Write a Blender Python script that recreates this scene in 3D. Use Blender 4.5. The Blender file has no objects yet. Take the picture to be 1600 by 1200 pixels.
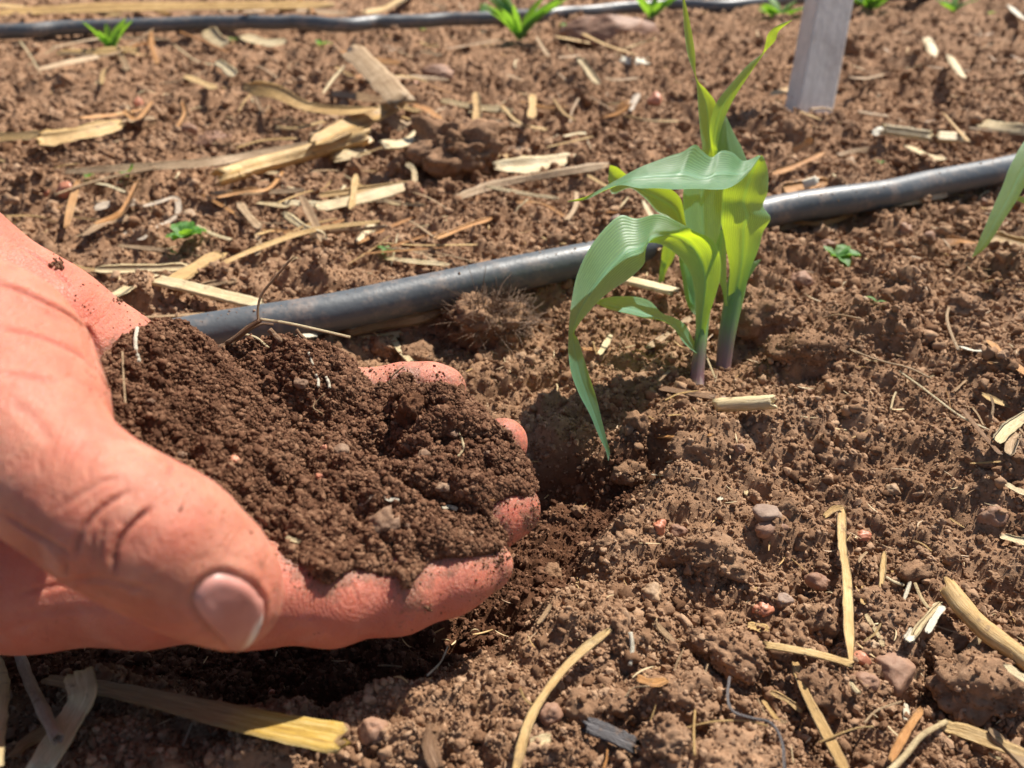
import bpy, math, random
import numpy as np
from mathutils import Vector, Matrix
from mathutils.bvhtree import BVHTree

# ------------------------------------------------------------------ camera, sky, sun, exposure
sc = bpy.context.scene
PITCH = math.radians(32.8)
CAM_H = 0.158
FPX = 1232.0                                   # focal length in pixels of the 1600 px wide photograph
cam_d = bpy.data.cameras.new('camera')
cam = bpy.data.objects.new('camera', cam_d)
sc.collection.objects.link(cam)
sc.camera = cam
cam.location = (0, 0, CAM_H)
cam.rotation_euler = (math.pi / 2 - PITCH, 0, 0)
cam_d.sensor_width = 36
cam_d.lens = FPX / 1600 * 36
cam_d.clip_start = 0.005
cam_d.clip_end = 300
cam_d.dof.use_dof = True
cam_d.dof.focus_distance = 0.222
cam_d.dof.aperture_fstop = 15.5

SUN_EL = math.radians(52)
SUN_AZ = math.radians(40)                      # measured from straight ahead (+Y) towards the right (+X)
sun_dir = Vector((math.sin(SUN_AZ) * math.cos(SUN_EL), math.cos(SUN_AZ) * math.cos(SUN_EL), math.sin(SUN_EL)))
world = bpy.data.worlds.new('World')
sc.world = world
world.use_nodes = True
wt = world.node_tree
sky = wt.nodes.new('ShaderNodeTexSky')
sky.sky_type = 'NISHITA'
sky.sun_disc = False
sky.sun_elevation = SUN_EL
sky.sun_rotation = SUN_AZ
bg = wt.nodes['Background']
bg.inputs['Strength'].default_value = 0.065
wt.links.new(sky.outputs[0], bg.inputs['Color'])
sd = bpy.data.lights.new('sun', 'SUN')
sd.energy = 5.0
sd.angle = math.radians(0.53)
sd.color = (1.0, 0.94, 0.85)
sun = bpy.data.objects.new('sun', sd)
sc.collection.objects.link(sun)
sun.rotation_euler = sun_dir.to_track_quat('Z', 'Y').to_euler()
sc.view_settings.view_transform = 'Standard'
sc.view_settings.look = 'None'
sc.view_settings.gamma = 1
sc.view_settings.use_curve_mapping = False
sc.view_settings.exposure = 0.66
sc.cycles.use_denoising = True
sc.cycles.max_bounces = 6
sc.cycles.diffuse_bounces = 3
sc.cycles.glossy_bounces = 2
sc.cycles.transmission_bounces = 4
sc.cycles.use_adaptive_sampling = True
sc.cycles.adaptive_threshold = 0.02

rnd = random.Random(7)
rng = np.random.default_rng(11)
SP, CP = math.sin(PITCH), math.cos(PITCH)

def U(px, py, d):
    """photo pixel and distance along the view axis -> point in the place (metres)"""
    u, v = (px - 800) / FPX, (py - 600) / FPX
    return Vector((d * u, d * (CP - v * SP), CAM_H - d * (SP + v * CP)))

def ray(px, py):
    return U(px, py, 1.0) - Vector((0, 0, CAM_H))

# ------------------------------------------------------------------ noise
def _hash(ix, iy, iz, s):
    h = (ix.astype(np.int64) * 374761393 + iy.astype(np.int64) * 668265263 + iz.astype(np.int64) * 2147483647 + s * 1274126177) & 0xFFFFFFFF
    h = ((h ^ (h >> 13)) * 1274126177) & 0xFFFFFFFF
    h = ((h ^ (h >> 15)) * 2246822519) & 0xFFFFFFFF
    return ((h ^ (h >> 16)) & 0xFFFFFF) / float(0xFFFFFF)

def vnoise(x, y, z=None, s=0):
    x = np.asarray(x, float); y = np.asarray(y, float)
    z = np.zeros_like(x) if z is None else np.asarray(z, float)
    ix, iy, iz = np.floor(x), np.floor(y), np.floor(z)
    fx, fy, fz = x - ix, y - iy, z - iz
    fx, fy, fz = [f * f * f * (f * (f * 6 - 15) + 10) for f in (fx, fy, fz)]
    r = 0
    for a in (0, 1):
        for b in (0, 1):
            for c in (0, 1):
                w = (fx if a else 1 - fx) * (fy if b else 1 - fy) * (fz if c else 1 - fz)
                r = r + w * _hash(ix + a, iy + b, iz + c, s)
    return r * 2 - 1

def fbm(x, y, z=None, s=0, o=4, g=0.5):
    r, a = 0, 1
    for k in range(o):
        r = r + a * vnoise(x * 2 ** k, y * 2 ** k, None if z is None else z * 2 ** k, s + k * 17)
        a *= g
    return r

def crumb(x, y, cell, s=0, fill=0.85):
    """a layer of rounded lumps of random size, one per cell; height in units of the cell"""
    x = x / cell; y = y / cell
    x = x + 0.25 * vnoise(x * 1.7, y * 1.7, s=s + 5); y = y + 0.25 * vnoise(x * 1.7, y * 1.7, s=s + 6)
    ix, iy = np.floor(x), np.floor(y)
    best = np.zeros_like(x)
    z = np.zeros_like(ix)
    for a in (-1, 0, 1):
        for b in (-1, 0, 1):
            jx, jy = ix + a, iy + b
            cx = jx + _hash(jx, jy, z, s); cy = jy + _hash(jx, jy, z, s + 1)
            r = 0.25 + 0.6 * _hash(jx, jy, z, s + 2) ** 1.5
            on = _hash(jx, jy, z, s + 3) < fill
            d2 = ((x - cx) ** 2 + (y - cy) ** 2) / (r * r)
            h = np.where((d2 < 1) & on, r * np.sqrt(np.maximum(0, 1 - d2)), 0)
            best = np.maximum(best, h)
    return best

def crumb3(P, cell, s=0, fill=0.9):
    P = P / cell; I = np.floor(P); best = np.zeros(len(P))
    for a in (-1, 0, 1):
        for b in (-1, 0, 1):
            for c in (-1, 0, 1):
                J = I + (a, b, c); h = [_hash(J[:, 0], J[:, 1], J[:, 2], s + k) for k in range(4)]
                r = 0.3 + 0.55 * h[3] ** 1.4
                d2 = ((P - J - np.stack(h[:3], 1)) ** 2).sum(1) / (r * r)
                best = np.maximum(best, np.where(d2 < 1, r * np.sqrt(np.maximum(0, 1 - d2)), 0))
    return best

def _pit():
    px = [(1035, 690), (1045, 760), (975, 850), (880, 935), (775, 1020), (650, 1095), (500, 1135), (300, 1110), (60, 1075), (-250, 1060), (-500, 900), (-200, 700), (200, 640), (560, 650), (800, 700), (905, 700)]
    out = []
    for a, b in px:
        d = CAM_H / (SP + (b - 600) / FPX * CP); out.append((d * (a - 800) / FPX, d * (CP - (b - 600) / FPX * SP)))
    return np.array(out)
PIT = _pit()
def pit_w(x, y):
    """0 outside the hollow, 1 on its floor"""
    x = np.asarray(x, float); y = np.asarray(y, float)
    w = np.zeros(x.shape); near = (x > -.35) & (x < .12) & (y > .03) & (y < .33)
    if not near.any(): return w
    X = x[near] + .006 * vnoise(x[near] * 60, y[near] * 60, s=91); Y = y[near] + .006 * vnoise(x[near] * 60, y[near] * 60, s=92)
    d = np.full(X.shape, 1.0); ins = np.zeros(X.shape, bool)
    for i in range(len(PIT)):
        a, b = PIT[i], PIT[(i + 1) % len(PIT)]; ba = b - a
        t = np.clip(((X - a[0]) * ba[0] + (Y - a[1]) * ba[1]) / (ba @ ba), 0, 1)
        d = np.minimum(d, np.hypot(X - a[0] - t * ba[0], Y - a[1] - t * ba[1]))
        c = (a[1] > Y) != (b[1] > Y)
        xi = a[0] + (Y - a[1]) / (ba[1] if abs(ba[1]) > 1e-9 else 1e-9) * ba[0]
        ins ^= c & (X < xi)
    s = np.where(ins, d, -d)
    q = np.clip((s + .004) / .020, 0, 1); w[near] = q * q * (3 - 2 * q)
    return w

def low_ground(x, y):
    h = 0.007 * vnoise(x * 9 + 3.1, y * 9 + 1.7, s=3) + 0.0035 * vnoise(x * 26, y * 26, s=4)
    h = h - 0.021 * pit_w(x, y)                  # the scooped hollow under the hand, where the soil was dug out
    h = h + 0.004 * np.exp(-(((x - 0.13) / 0.08) ** 2 + ((y - 0.24) / 0.07) ** 2))
    far = np.clip((np.hypot(x, y) - 0.5) / 1.0, 0, 1)
    h = h + far * 0.012 * vnoise(x * 4, y * 4, s=9) + np.clip((np.hypot(x, y) - .35) / .3, 0, 1) * 0.008 * vnoise(x * 14, y * 14, s=19)
    return h * (1 - np.exp(-(((x - BASE[0]) / .045) ** 2 + ((y - BASE[1]) / .045) ** 2)))

_d = CAM_H / (SP - 8 / FPX * CP)
BASE = (_d * (1112 - 800) / FPX, _d * (CP + 8 / FPX * SP))          # foot of the maize
def ground_h(x, y, fine=True):
    x = np.asarray(x, float); y = np.asarray(y, float)
    L0 = low_ground(x, y)
    calm = 1 - 0.9 * np.exp(-(((x - BASE[0]) / .022) ** 2 + ((y - BASE[1] + .010) / .024) ** 2))
    h = np.zeros_like(L0)
    m = 0.5 + 0.5 * vnoise(x * 22, y * 22, s=31)
    h = h + 0.0036 * fbm(x * 60, y * 60, s=8, o=3)
    h = h + 0.011 * crumb(x, y, 0.023, 40, 0.35) * (0.1 + m)
    h = h + 0.0058 * crumb(x, y, 0.0092, 50, 0.6)* (0.25 + m)
    if fine:
        h = h + 0.0026 * crumb(x, y, 0.0038, 60, 0.9)
        h = h + 0.0011 * crumb(x, y, 0.0019, 70, 0.9)
    return L0 + h * calm + (1 - calm) * .002

def gh(x, y):
    return float(ground_h(np.array([x]), np.array([y]), False)[0])

def hits(pp):
    D = np.array([tuple(ray(*p[:2])) for p in pp]); z = np.full(len(D), 0.004)
    for _ in range(7):
        P = D * ((CAM_H - z) / -D[:, 2])[:, None]
        z = 0.4 * z + 0.6 * (low_ground(P[:, 0], P[:, 1]) + 0.004)
    P = D * ((CAM_H - z) / -D[:, 2])[:, None]; P[:, 2] += CAM_H
    return P

def hit(px, py, off=0.0):
    """where the ray of a photo pixel meets the ground's broad relief"""
    return Vector(hits([(px, py)])[0])

# ------------------------------------------------------------------ objects
COL = sc.collection
def tag(o, label=None, cat=None, group=None, kind=None):
    if label: o['label'] = label
    if cat: o['category'] = cat
    if group: o['group'] = group
    if kind: o['kind'] = kind
    return o

def mesh_obj(name, verts, faces, mat, parent=None, smooth=True, attrs=None):
    me = bpy.data.meshes.new(name)
    verts = np.asarray(verts, dtype=np.float32)
    if isinstance(faces, np.ndarray):
        n, k = faces.shape
        me.vertices.add(len(verts)); me.vertices.foreach_set('co', verts.ravel())
        me.loops.add(n * k); me.loops.foreach_set('vertex_index', faces.astype(np.int32).ravel())
        me.polygons.add(n)
        me.polygons.foreach_set('loop_start', np.arange(0, n * k, k, dtype=np.int32))
        me.update(calc_edges=True)
    else:
        me.from_pydata([tuple(v) for v in verts.tolist()], [], faces)
    me.validate()
    if smooth:
        me.polygons.foreach_set('use_smooth', np.ones(len(me.polygons), dtype=bool))
    for k, v in (attrs or {}).items():
        v = np.asarray(v, dtype=np.float32)
        if v.ndim == 1:
            a = me.attributes.new(k, 'FLOAT', 'POINT'); a.data.foreach_set('value', v)
        else:
            a = me.attributes.new(k, 'FLOAT_VECTOR', 'POINT'); a.data.foreach_set('vector', v.ravel())
    if mat: me.materials.append(mat)
    me.update()
    o = bpy.data.objects.new(name, me)
    COL.objects.link(o)
    if parent: o.parent = parent
    return o

def empty(name, loc):
    o = bpy.data.objects.new(name, None)
    o.empty_display_size = 0.01
    o.location = loc
    COL.objects.link(o)
    return o

def adopt(o, parent):
    """child of parent, staying where it stands"""
    o.parent = parent
    o.matrix_parent_inverse = Matrix.Translation(parent.location).inverted()
    return o

def catmull(P, n):
    P = [np.array(p, float) for p in P]
    P = np.array([2 * P[0] - P[1]] + P + [2 * P[-1] - P[-2]])
    m = len(P) - 3
    ts = np.linspace(0, m, n)
    out = []
    for t in ts:
        i = min(int(t), m - 1); f = t - i
        a, b, c, d = P[i:i + 4]
        out.append(0.5 * ((2 * b) + (-a + c) * f + (2 * a - 5 * b + 4 * c - d) * f * f + (-a + 3 * b - 3 * c + d) * f ** 3))
    return np.array(out)

# ------------------------------------------------------------------ materials
class NT:
    def __init__(s, name):
        s.m = bpy.data.materials.new(name); s.m.use_nodes = True
        s.t = s.m.node_tree; s.p = s.t.nodes['Principled BSDF']; s.out = s.t.nodes['Material Output']
    def n(s, typ, **kw):
        nd = s.t.nodes.new(typ)
        for k, v in kw.items():
            if k in ('op',): nd.operation = v
            elif hasattr(nd, k): setattr(nd, k, v)
        return nd
    def l(s, a, b): s.t.links.new(a, b)
    def noise(s, scale, detail=4, rough=0.6, vec=None, dist=0):
        n = s.n('ShaderNodeTexNoise'); n.inputs['Scale'].default_value = scale
        n.inputs['Detail'].default_value = detail; n.inputs['Roughness'].default_value = rough
        n.inputs['Distortion'].default_value = dist
        if vec is not None: s.l(vec, n.inputs['Vector'])
        return n.outputs['Fac']
    def pos(s): return s.n('ShaderNodeTexCoord').outputs['Object']
    def geo(s): return s.n('ShaderNodeNewGeometry').outputs['Position']
    def attr(s, name, typ='GEOMETRY'):
        a = s.n('ShaderNodeAttribute'); a.attribute_name = name; a.attribute_type = typ; return a
    def ramp(s, fac, stops, interp='LINEAR'):
        r = s.n('ShaderNodeValToRGB'); e = r.color_ramp.elements; r.color_ramp.interpolation = interp
        while len(e) < len(stops): e.new(0.5)
        for i, (p, c) in enumerate(stops):
            e[i].position = p; e[i].color = (c[0], c[1], c[2], 1) if hasattr(c, '__len__') else (c, c, c, 1)
        s.l(fac, r.inputs[0]); return r.outputs[0]
    def mix(s, a, b, f, mode='MIX'):
        m = s.n('ShaderNodeMix'); m.data_type = 'RGBA'; m.blend_type = mode
        for v, i in ((f, 0), (a, 6), (b, 7)):
            if hasattr(v, 'links') or hasattr(v, 'is_linked'): s.l(v, m.inputs[i])
            elif hasattr(v, '__len__'): m.inputs[i].default_value = (*v, 1)
            else: m.inputs[i].default_value = v
        return m.outputs[2]
    def math(s, op, a, b=0.0):
        m = s.n('ShaderNodeMath'); m.operation = op
        for v, i in ((a, 0), (b, 1)):
            if hasattr(v, 'is_linked'): s.l(v, m.inputs[i])
            else: m.inputs[i].default_value = v
        return m.outputs[0]
    def bump(s, h, strength, dist, normal=None):
        b = s.n('ShaderNodeBump'); b.inputs['Strength'].default_value = strength; b.inputs['Distance'].default_value = dist
        s.l(h, b.inputs['Height'])
        if normal is not None: s.l(normal, b.inputs['Normal'])
        return b.outputs[0]
    def col(s, c):
        if hasattr(c, 'is_linked'): s.l(c, s.p.inputs['Base Color'])
        else: s.p.inputs['Base Color'].default_value = (*c, 1)
    def set(s, **kw):
        for k, v in kw.items():
            i = s.p.inputs[k.replace('_', ' ')]
            if hasattr(v, 'is_linked'): s.l(v, i)
            else: i.default_value = v

def soil_mat(name, dark, mid, light, rough=0.95, spec=0.12, bump=0.0006, fleck=True, obj_rand=False):
    m = NT(name); g = m.geo()
    f1 = m.noise(35, 5, 0.65, g); f2 = m.noise(420, 4, 0.7, g)
    f = m.math('ADD', m.math('MULTIPLY', f1, 0.55), m.math('MULTIPLY', f2, 0.45))
    if obj_rand:
        oi = m.n('ShaderNodeObjectInfo').outputs['Random']
        f = m.math('ADD', m.math('MULTIPLY', f, 0.6), m.math('MULTIPLY', oi, 0.4))
    c = m.ramp(f, [(0.28, dark), (0.5, mid), (0.74, light)])
    if fleck:
        v = m.n('ShaderNodeTexVoronoi'); v.inputs['Scale'].default_value = 260; m.l(g, v.inputs['Vector'])
        sep = m.n('ShaderNodeSeparateColor'); m.l(v.outputs['Color'], sep.inputs[0])
        k = m.ramp(sep.outputs[0], [(0.0, 0), (0.90, 0), (0.93, 1)])
        k = m.math('MULTIPLY', k, 0.25)
        c = m.mix(c, (light[0] * 1.5, light[1] * 1.35, light[2] * 1.2), k)
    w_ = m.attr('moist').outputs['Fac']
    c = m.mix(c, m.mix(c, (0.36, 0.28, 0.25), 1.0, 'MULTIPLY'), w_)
    m.col(c)
    h = m.math('ADD', m.noise(900, 5, 0.75, g), m.math('MULTIPLY', m.noise(2600, 3, 0.7, g), 0.5))
    m.set(Roughness=rough, Normal=m.bump(h, 0.9, bump)); m.p.inputs['Specular IOR Level'].default_value = spec
    return m.m

M_ground = soil_mat('dry_soil', (0.145, 0.074, 0.039), (0.290, 0.168, 0.097), (0.44, 0.283, 0.177))
M_crumb = soil_mat('dry_crumb', (0.150, 0.077, 0.041), (0.292, 0.170, 0.098), (0.46, 0.298, 0.186), obj_rand=True, fleck=False, bump=0.0003)
M_moist = soil_mat('moist_soil', (0.070, 0.030, 0.015), (0.135, 0.063, 0.034), (0.23, 0.125, 0.073), spec=0.12)
M_mcrumb = soil_mat('moist_crumb', (0.072, 0.031, 0.016), (0.145, 0.067, 0.036), (0.28, 0.155, 0.09), obj_rand=True, fleck=False, bump=0.0003, spec=0.15, rough=0.85)
M_rock_red = soil_mat('reddish_rock', (0.21, 0.095, 0.058), (0.31, 0.172, 0.108), (0.43, 0.27, 0.18), rough=0.6, spec=0.3, bump=0.0002)
M_rock_grey = soil_mat('greyish_rock', (0.18, 0.115, 0.08), (0.28, 0.19, 0.14), (0.42, 0.31, 0.23), rough=0.6, spec=0.25, bump=0.0002)
M_rock_orange = soil_mat('orange_rock', (0.40, 0.13, 0.07), (0.52, 0.20, 0.11), (0.62, 0.33, 0.2), rough=0.45, spec=0.5, bump=0.0001, fleck=False)
M_heap_stone = soil_mat('heap_stone', (0.12, 0.062, 0.036), (0.22, 0.13, 0.08), (0.38, 0.26, 0.17), rough=0.7, spec=0.3, bump=0.0003)
M_rock_tan = soil_mat('tan_rock', (0.26, 0.15, 0.08), (0.40, 0.26, 0.15), (0.56, 0.40, 0.25), rough=0.6, spec=0.4, bump=0.0002)

def straw_mat(name, c1, c2, c3, rough=0.5, trans=0.15):
    m = NT(name)
    a = m.attr('st').outputs['Vector']
    mp = m.n('ShaderNodeMapping'); mp.inputs['Scale'].default_value = (14, 1.2, 1); m.l(a, mp.inputs['Vector'])
    fib = m.noise(3.0, 4, 0.7, mp.outputs[0])
    g = m.geo(); blot = m.noise(90, 4, 0.6, g)
    oi = m.n('ShaderNodeObjectInfo').outputs['Random']
    f = m.math('ADD', m.math('MULTIPLY', fib, 0.6), m.math('MULTIPLY', blot, 0.4))
    f = m.math('ADD', f, m.math('MULTIPLY', m.math('SUBTRACT', oi, 0.5), 0.16))
    c = m.ramp(f, [(0.30, c1), (0.5, c2), (0.70, c3)])
    dirt = m.ramp(m.noise(260, 4, 0.7, g), [(0.58, 0), (0.70, 1)])
    c = m.mix(c, (0.24, 0.14, 0.08), m.math('MULTIPLY', dirt, 0.7))
    m.col(c)
    m.set(Roughness=rough, Normal=m.bump(fib, 0.8, 0.0006))
    m.p.inputs['Specular IOR Level'].default_value = 0.4
    if trans:
        tr = m.n('ShaderNodeBsdfTranslucent'); m.l(c, tr.inputs['Color'])
        mx = m.n('ShaderNodeMixShader'); mx.inputs[0].default_value = trans
        m.l(m.p.outputs[0], mx.inputs[1]); m.l(tr.outputs[0], mx.inputs[2]); m.l(mx.outputs[0], m.out.inputs[0])
    return m.m
STRAW = {
    'gold': straw_mat('golden_straw', (0.40, 0.23, 0.08), (0.64, 0.41, 0.16), (0.82, 0.61, 0.31)),
    'pale': straw_mat('pale_straw', (0.45, 0.31, 0.15), (0.72, 0.56, 0.31), (0.90, 0.78, 0.52)),
    'tan': straw_mat('tan_straw', (0.26, 0.15, 0.075), (0.46, 0.30, 0.16), (0.66, 0.48, 0.29)),
    'orange': straw_mat('orange_straw', (0.35, 0.14, 0.04), (0.56, 0.27, 0.09), (0.72, 0.42, 0.18)),
    'brown': straw_mat('brown_straw', (0.13, 0.065, 0.03), (0.26, 0.14, 0.07), (0.42, 0.26, 0.14)),
    'grey': straw_mat('weathered_straw', (0.28, 0.20, 0.13), (0.50, 0.39, 0.28), (0.72, 0.60, 0.46)),
    'white': straw_mat('bleached_chip', (0.60, 0.50, 0.34), (0.80, 0.72, 0.55), (0.92, 0.88, 0.74)),
    'root': straw_mat('root_brown', (0.12, 0.065, 0.035), (0.23, 0.135, 0.08), (0.38, 0.25, 0.16)),
    'charcoal': straw_mat('charred_stick', (0.05, 0.045, 0.045), (0.11, 0.10, 0.10), (0.22, 0.19, 0.18), trans=0),
}
def yellow_straw():
    m = NT('yellow_straw')
    a = m.attr('st').outputs['Vector']
    mp = m.n('ShaderNodeMapping'); mp.inputs['Scale'].default_value = (12, 1.0, 1); m.l(a, mp.inputs['Vector'])
    fib = m.noise(3.0, 4, 0.7, mp.outputs[0])
    sp = m.n('ShaderNodeSeparateXYZ'); m.l(a, sp.inputs[0])
    base = m.ramp(fib, [(0.3, (0.18, 0.09, 0.035)), (0.55, (0.34, 0.20, 0.08)), (0.7, (0.48, 0.32, 0.15))])  # brown length: the hand's shadow on the straw, put into its colour
    yel = m.ramp(fib, [(0.3, (0.26, 0.14, 0.035)), (0.5, (0.47, 0.30, 0.055)), (0.7, (0.64, 0.47, 0.19))])
    f = m.math('ADD', sp.outputs[2], m.math('MULTIPLY', m.math('SUBTRACT', m.noise(60, 3, 0.6, m.geo()), 0.5), 0.15))
    m.col(m.mix(base, yel, m.ramp(f, [(0.66, 0), (0.78, 1)])))
    m.set(Roughness=0.4, Normal=m.bump(fib, 0.7, 0.0008))
    return m.m
M_yellow = yellow_straw()

def hose_mat(name, c, dust):
    m = NT(name); g = m.geo()
    n1 = m.noise(55, 5, 0.65, g); n2 = m.noise(300, 4, 0.7, g)
    d = m.ramp(m.math('ADD', m.math('MULTIPLY', n1, 0.6), m.math('MULTIPLY', n2, 0.4)), [(0.50, 0), (0.66, 1)])
    m.col(m.mix(c, (0.32, 0.24, 0.19), m.math('MULTIPLY', d, dust)))
    r = m.ramp(n2, [(0.3, 0.36), (0.7, 0.55)])
    m.set(Roughness=r, Normal=m.bump(m.math('ADD', n1, m.math('MULTIPLY', n2, 0.15)), 0.35, 0.0015)); m.p.inputs['Specular IOR Level'].default_value = 0.6
    return m.m
M_hose = hose_mat('black_poly_pipe', (0.092, 0.102, 0.110), 0.65)

def leaf_mat(name, top, glow, trans=0.5, veins=22, rough=0.42):
    m = NT(name)
    a = m.attr('st').outputs['Vector']
    sp = m.n('ShaderNodeSeparateXYZ'); m.l(a, sp.inputs[0])
    wob = m.math('MULTIPLY', m.math('SUBTRACT', m.noise(2.5, 2, 0.5, a), 0.5), 0.05)
    u = m.math('ADD', sp.outputs[0], wob)
    v1 = m.math('POWER', m.math('ABSOLUTE', m.math('SINE', m.math('MULTIPLY', u, veins * 3.1416))), 0.6)
    mp = m.n('ShaderNodeMapping'); mp.inputs['Scale'].default_value = (30, 2.0, 1); m.l(a, mp.inputs['Vector'])
    st = m.noise(3.0, 3, 0.6, mp.outputs[0])
    mid = m.ramp(m.math('ABSOLUTE', m.math('SUBTRACT', sp.outputs[0], 0.5)), [(0.0, 1), (0.035, 0.4), (0.06, 0)])
    edge = m.ramp(m.math('ABSOLUTE', m.math('SUBTRACT', sp.outputs[0], 0.5)), [(0.455, 0), (0.49, 1)])
    f = m.math('ADD', m.math('MULTIPLY', st, 0.6), m.math('MULTIPLY', v1, 0.4))
    tc = m.ramp(f, [(0.25, tuple(x * 1.35 for x in top)), (0.75, tuple(x * 0.78 for x in top))])
    tc = m.mix(tc, (top[0] * 2.2, top[1] * 1.7, top[2] * 1.8), m.math('MULTIPLY', m.math('MAXIMUM', mid, edge), 0.6))
    gc = m.ramp(f, [(0.25, tuple(min(1, x * 1.2) for x in glow)), (0.75, tuple(x * 0.7 for x in glow))])
    gc = m.mix(gc, (glow[0] * 0.55, glow[1] * 0.72, glow[2] * 0.8), m.math('MULTIPLY', mid, 0.5))
    m.col(tc)
    bn = m.bump(m.math('ADD', m.math('MULTIPLY', v1, 0.6), m.math('MULTIPLY', st, 0.3)), 0.5, 0.0003)
    m.set(Roughness=rough, Normal=bn); m.p.inputs['Specular IOR Level'].default_value = 0.55
    tr = m.n('ShaderNodeBsdfTranslucent'); m.l(gc, tr.inputs['Color'])
    mx = m.n('ShaderNodeMixShader'); mx.inputs[0].default_value = trans
    m.l(m.p.outputs[0], mx.inputs[1]); m.l(tr.outputs[0], mx.inputs[2]); m.l(mx.outputs[0], m.out.inputs[0])
    return m.m
M_leaf = leaf_mat('maize_leaf', (0.15, 0.42, 0.27), (0.72, 0.95, 0.02), trans=0.6)
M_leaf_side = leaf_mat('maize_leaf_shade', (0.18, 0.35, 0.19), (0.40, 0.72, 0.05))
M_weed = leaf_mat('weed_leaf', (0.13, 0.33, 0.07), (0.34, 0.62, 0.04), veins=5, rough=0.5)

def stem_mat():
    m = NT('maize_stem')
    a = m.attr('st').outputs['Vector']
    sp = m.n('ShaderNodeSeparateXYZ'); m.l(a, sp.inputs[0])
    mp = m.n('ShaderNodeMapping'); mp.inputs['Scale'].default_value = (10, 1.0, 1); m.l(a, mp.inputs['Vector'])
    st = m.noise(3, 3, 0.6, mp.outputs[0])
    h = m.math('ADD', sp.outputs[1], m.math('MULTIPLY', m.math('SUBTRACT', st, 0.5), 0.25))
    m.col(m.ramp(h, [(0.0, (0.45, 0.36, 0.30)), (0.08, (0.22, 0.12, 0.13)), (0.28, (0.20, 0.15, 0.12)), (0.50, (0.17, 0.29, 0.09)), (1.0, (0.22, 0.40, 0.08))]))
    m.set(Roughness=0.35, Normal=m.bump(st, 0.4, 0.0004)); m.p.inputs['Subsurface Weight'].default_value = 0.2
    m.p.inputs['Subsurface Radius'].default_value = (0.3, 0.5, 0.1); m.p.inputs['Subsurface Scale'].default_value = 0.003
    return m.m
M_stem = stem_mat()

# ------------------------------------------------------------------ the ground
def axis(lo, hi, c, s0, growth, mx):
    """grid lines: spacing s0 around c, growing away from it"""
    r = [c]; s = s0
    while r[-1] < hi: r.append(r[-1] + s * max(1, 1 + growth * (r[-1] - c) / 0.1)); 
    l = [c]
    while l[0] > lo: l.insert(0, l[0] - s * max(1, 1 + growth * (c - l[0]) / 0.1))
    return np.array(l[:-1] + r) if False else np.array(sorted(set(l + r)))

# rows: fine where the lens is near, opening out with the distance
ys = [0.075]
while ys[-1] < 70: ys.append(ys[-1] + 0.00085 * max(1, ys[-1] / 0.24) ** 1.55 * (1 if ys[-1] < 1.6 else 1 + (ys[-1] - 1.6) * 1.2))
ys = [-40, -10, -4, -2, -1.2, -0.8, -0.5, -0.35, -0.25, -0.2] + [float(v) for v in np.arange(-0.16, 0.074, 0.0022)] + ys
xs = [0.0]
while xs[-1] < 70: xs.append(xs[-1] + 0.00105 * (1 if xs[-1] < 0.15 else (1 + (xs[-1] - 0.15) * 7)) * (1 if xs[-1] < 1.2 else 1 + (xs[-1] - 1.2) * 3))
xs = np.array([-v for v in xs[:0:-1]] + xs); ys = np.array(ys)
GX, GY = np.meshgrid(xs, ys)
def ground_full(x, y):
    r = np.hypot(x, y)
    h = ground_h(x, y)
    fade = np.clip(1 - (r - 2.5) / 3, 0, 1)
    return h * fade
GZ = ground_full(GX.ravel(), GY.ravel())
nx, ny = len(xs), len(ys)
idx = np.arange(nx * ny).reshape(ny, nx)
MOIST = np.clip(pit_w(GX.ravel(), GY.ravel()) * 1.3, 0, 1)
F = np.stack([idx[:-1, :-1], idx[:-1, 1:], idx[1:, 1:], idx[1:, :-1]], -1).reshape(-1, 4)
print('ground verts', nx, ny, nx * ny)
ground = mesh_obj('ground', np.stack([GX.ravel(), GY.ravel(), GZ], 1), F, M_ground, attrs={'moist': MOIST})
tag(ground, 'reddish brown tilled garden soil under everything', None, None, 'structure')

# ------------------------------------------------------------------ crumbs: prototypes and instanced stuff
def ico(sub):
    import bmesh
    bm = bmesh.new(); bmesh.ops.create_icosphere(bm, subdivisions=sub, radius=1.0)
    v = np.array([q.co[:] for q in bm.verts]); f = [[a.index for a in q.verts] for q in bm.faces]
    bm.free(); return v, np.array(f)
ICO = {k: ico(k) for k in (1, 2, 3, 4, 5)}

def lump(sub, seed, rough=0.35, freq=1.3, squash=0.8, facet=0.0):
    v, f = ICO[sub]
    n = fbm(v[:, 0] * freq + seed * 3.7, v[:, 1] * freq + 1.3, v[:, 2] * freq, s=seed, o=4, g=0.55)
    r = 1 + rough * n
    if facet:
        rg = np.random.default_rng(seed)
        pl = rg.normal(size=(11, 3)); pl /= np.linalg.norm(pl, axis=1)[:, None]
        k = (v * r[:, None]) @ pl.T
        lim = rg.uniform(0.55, 0.85, 11)
        s = np.min(np.where(k > lim, lim / np.maximum(k, 1e-6), 1), axis=1)
        r = r * (s * facet + 1 - facet)
    q = v * r[:, None]
    q[:, 2] *= squash
    return q, f

proto_cache = {}
def proto_col(name, mat, kinds):
    c = bpy.data.collections.new(name)
    for i, (v, f, sm) in enumerate(kinds):
        me = bpy.data.meshes.new('%s_shape' % name)
        me.from_pydata([tuple(a) for a in v], [], [list(map(int, a)) for a in f])
        me.polygons.foreach_set('use_smooth', np.full(len(me.polygons), sm))
        me.materials.append(mat); me.update()
        o = bpy.data.objects.new('%s_shape_%02d' % (name, i), me); c.objects.link(o)
    return c

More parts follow.
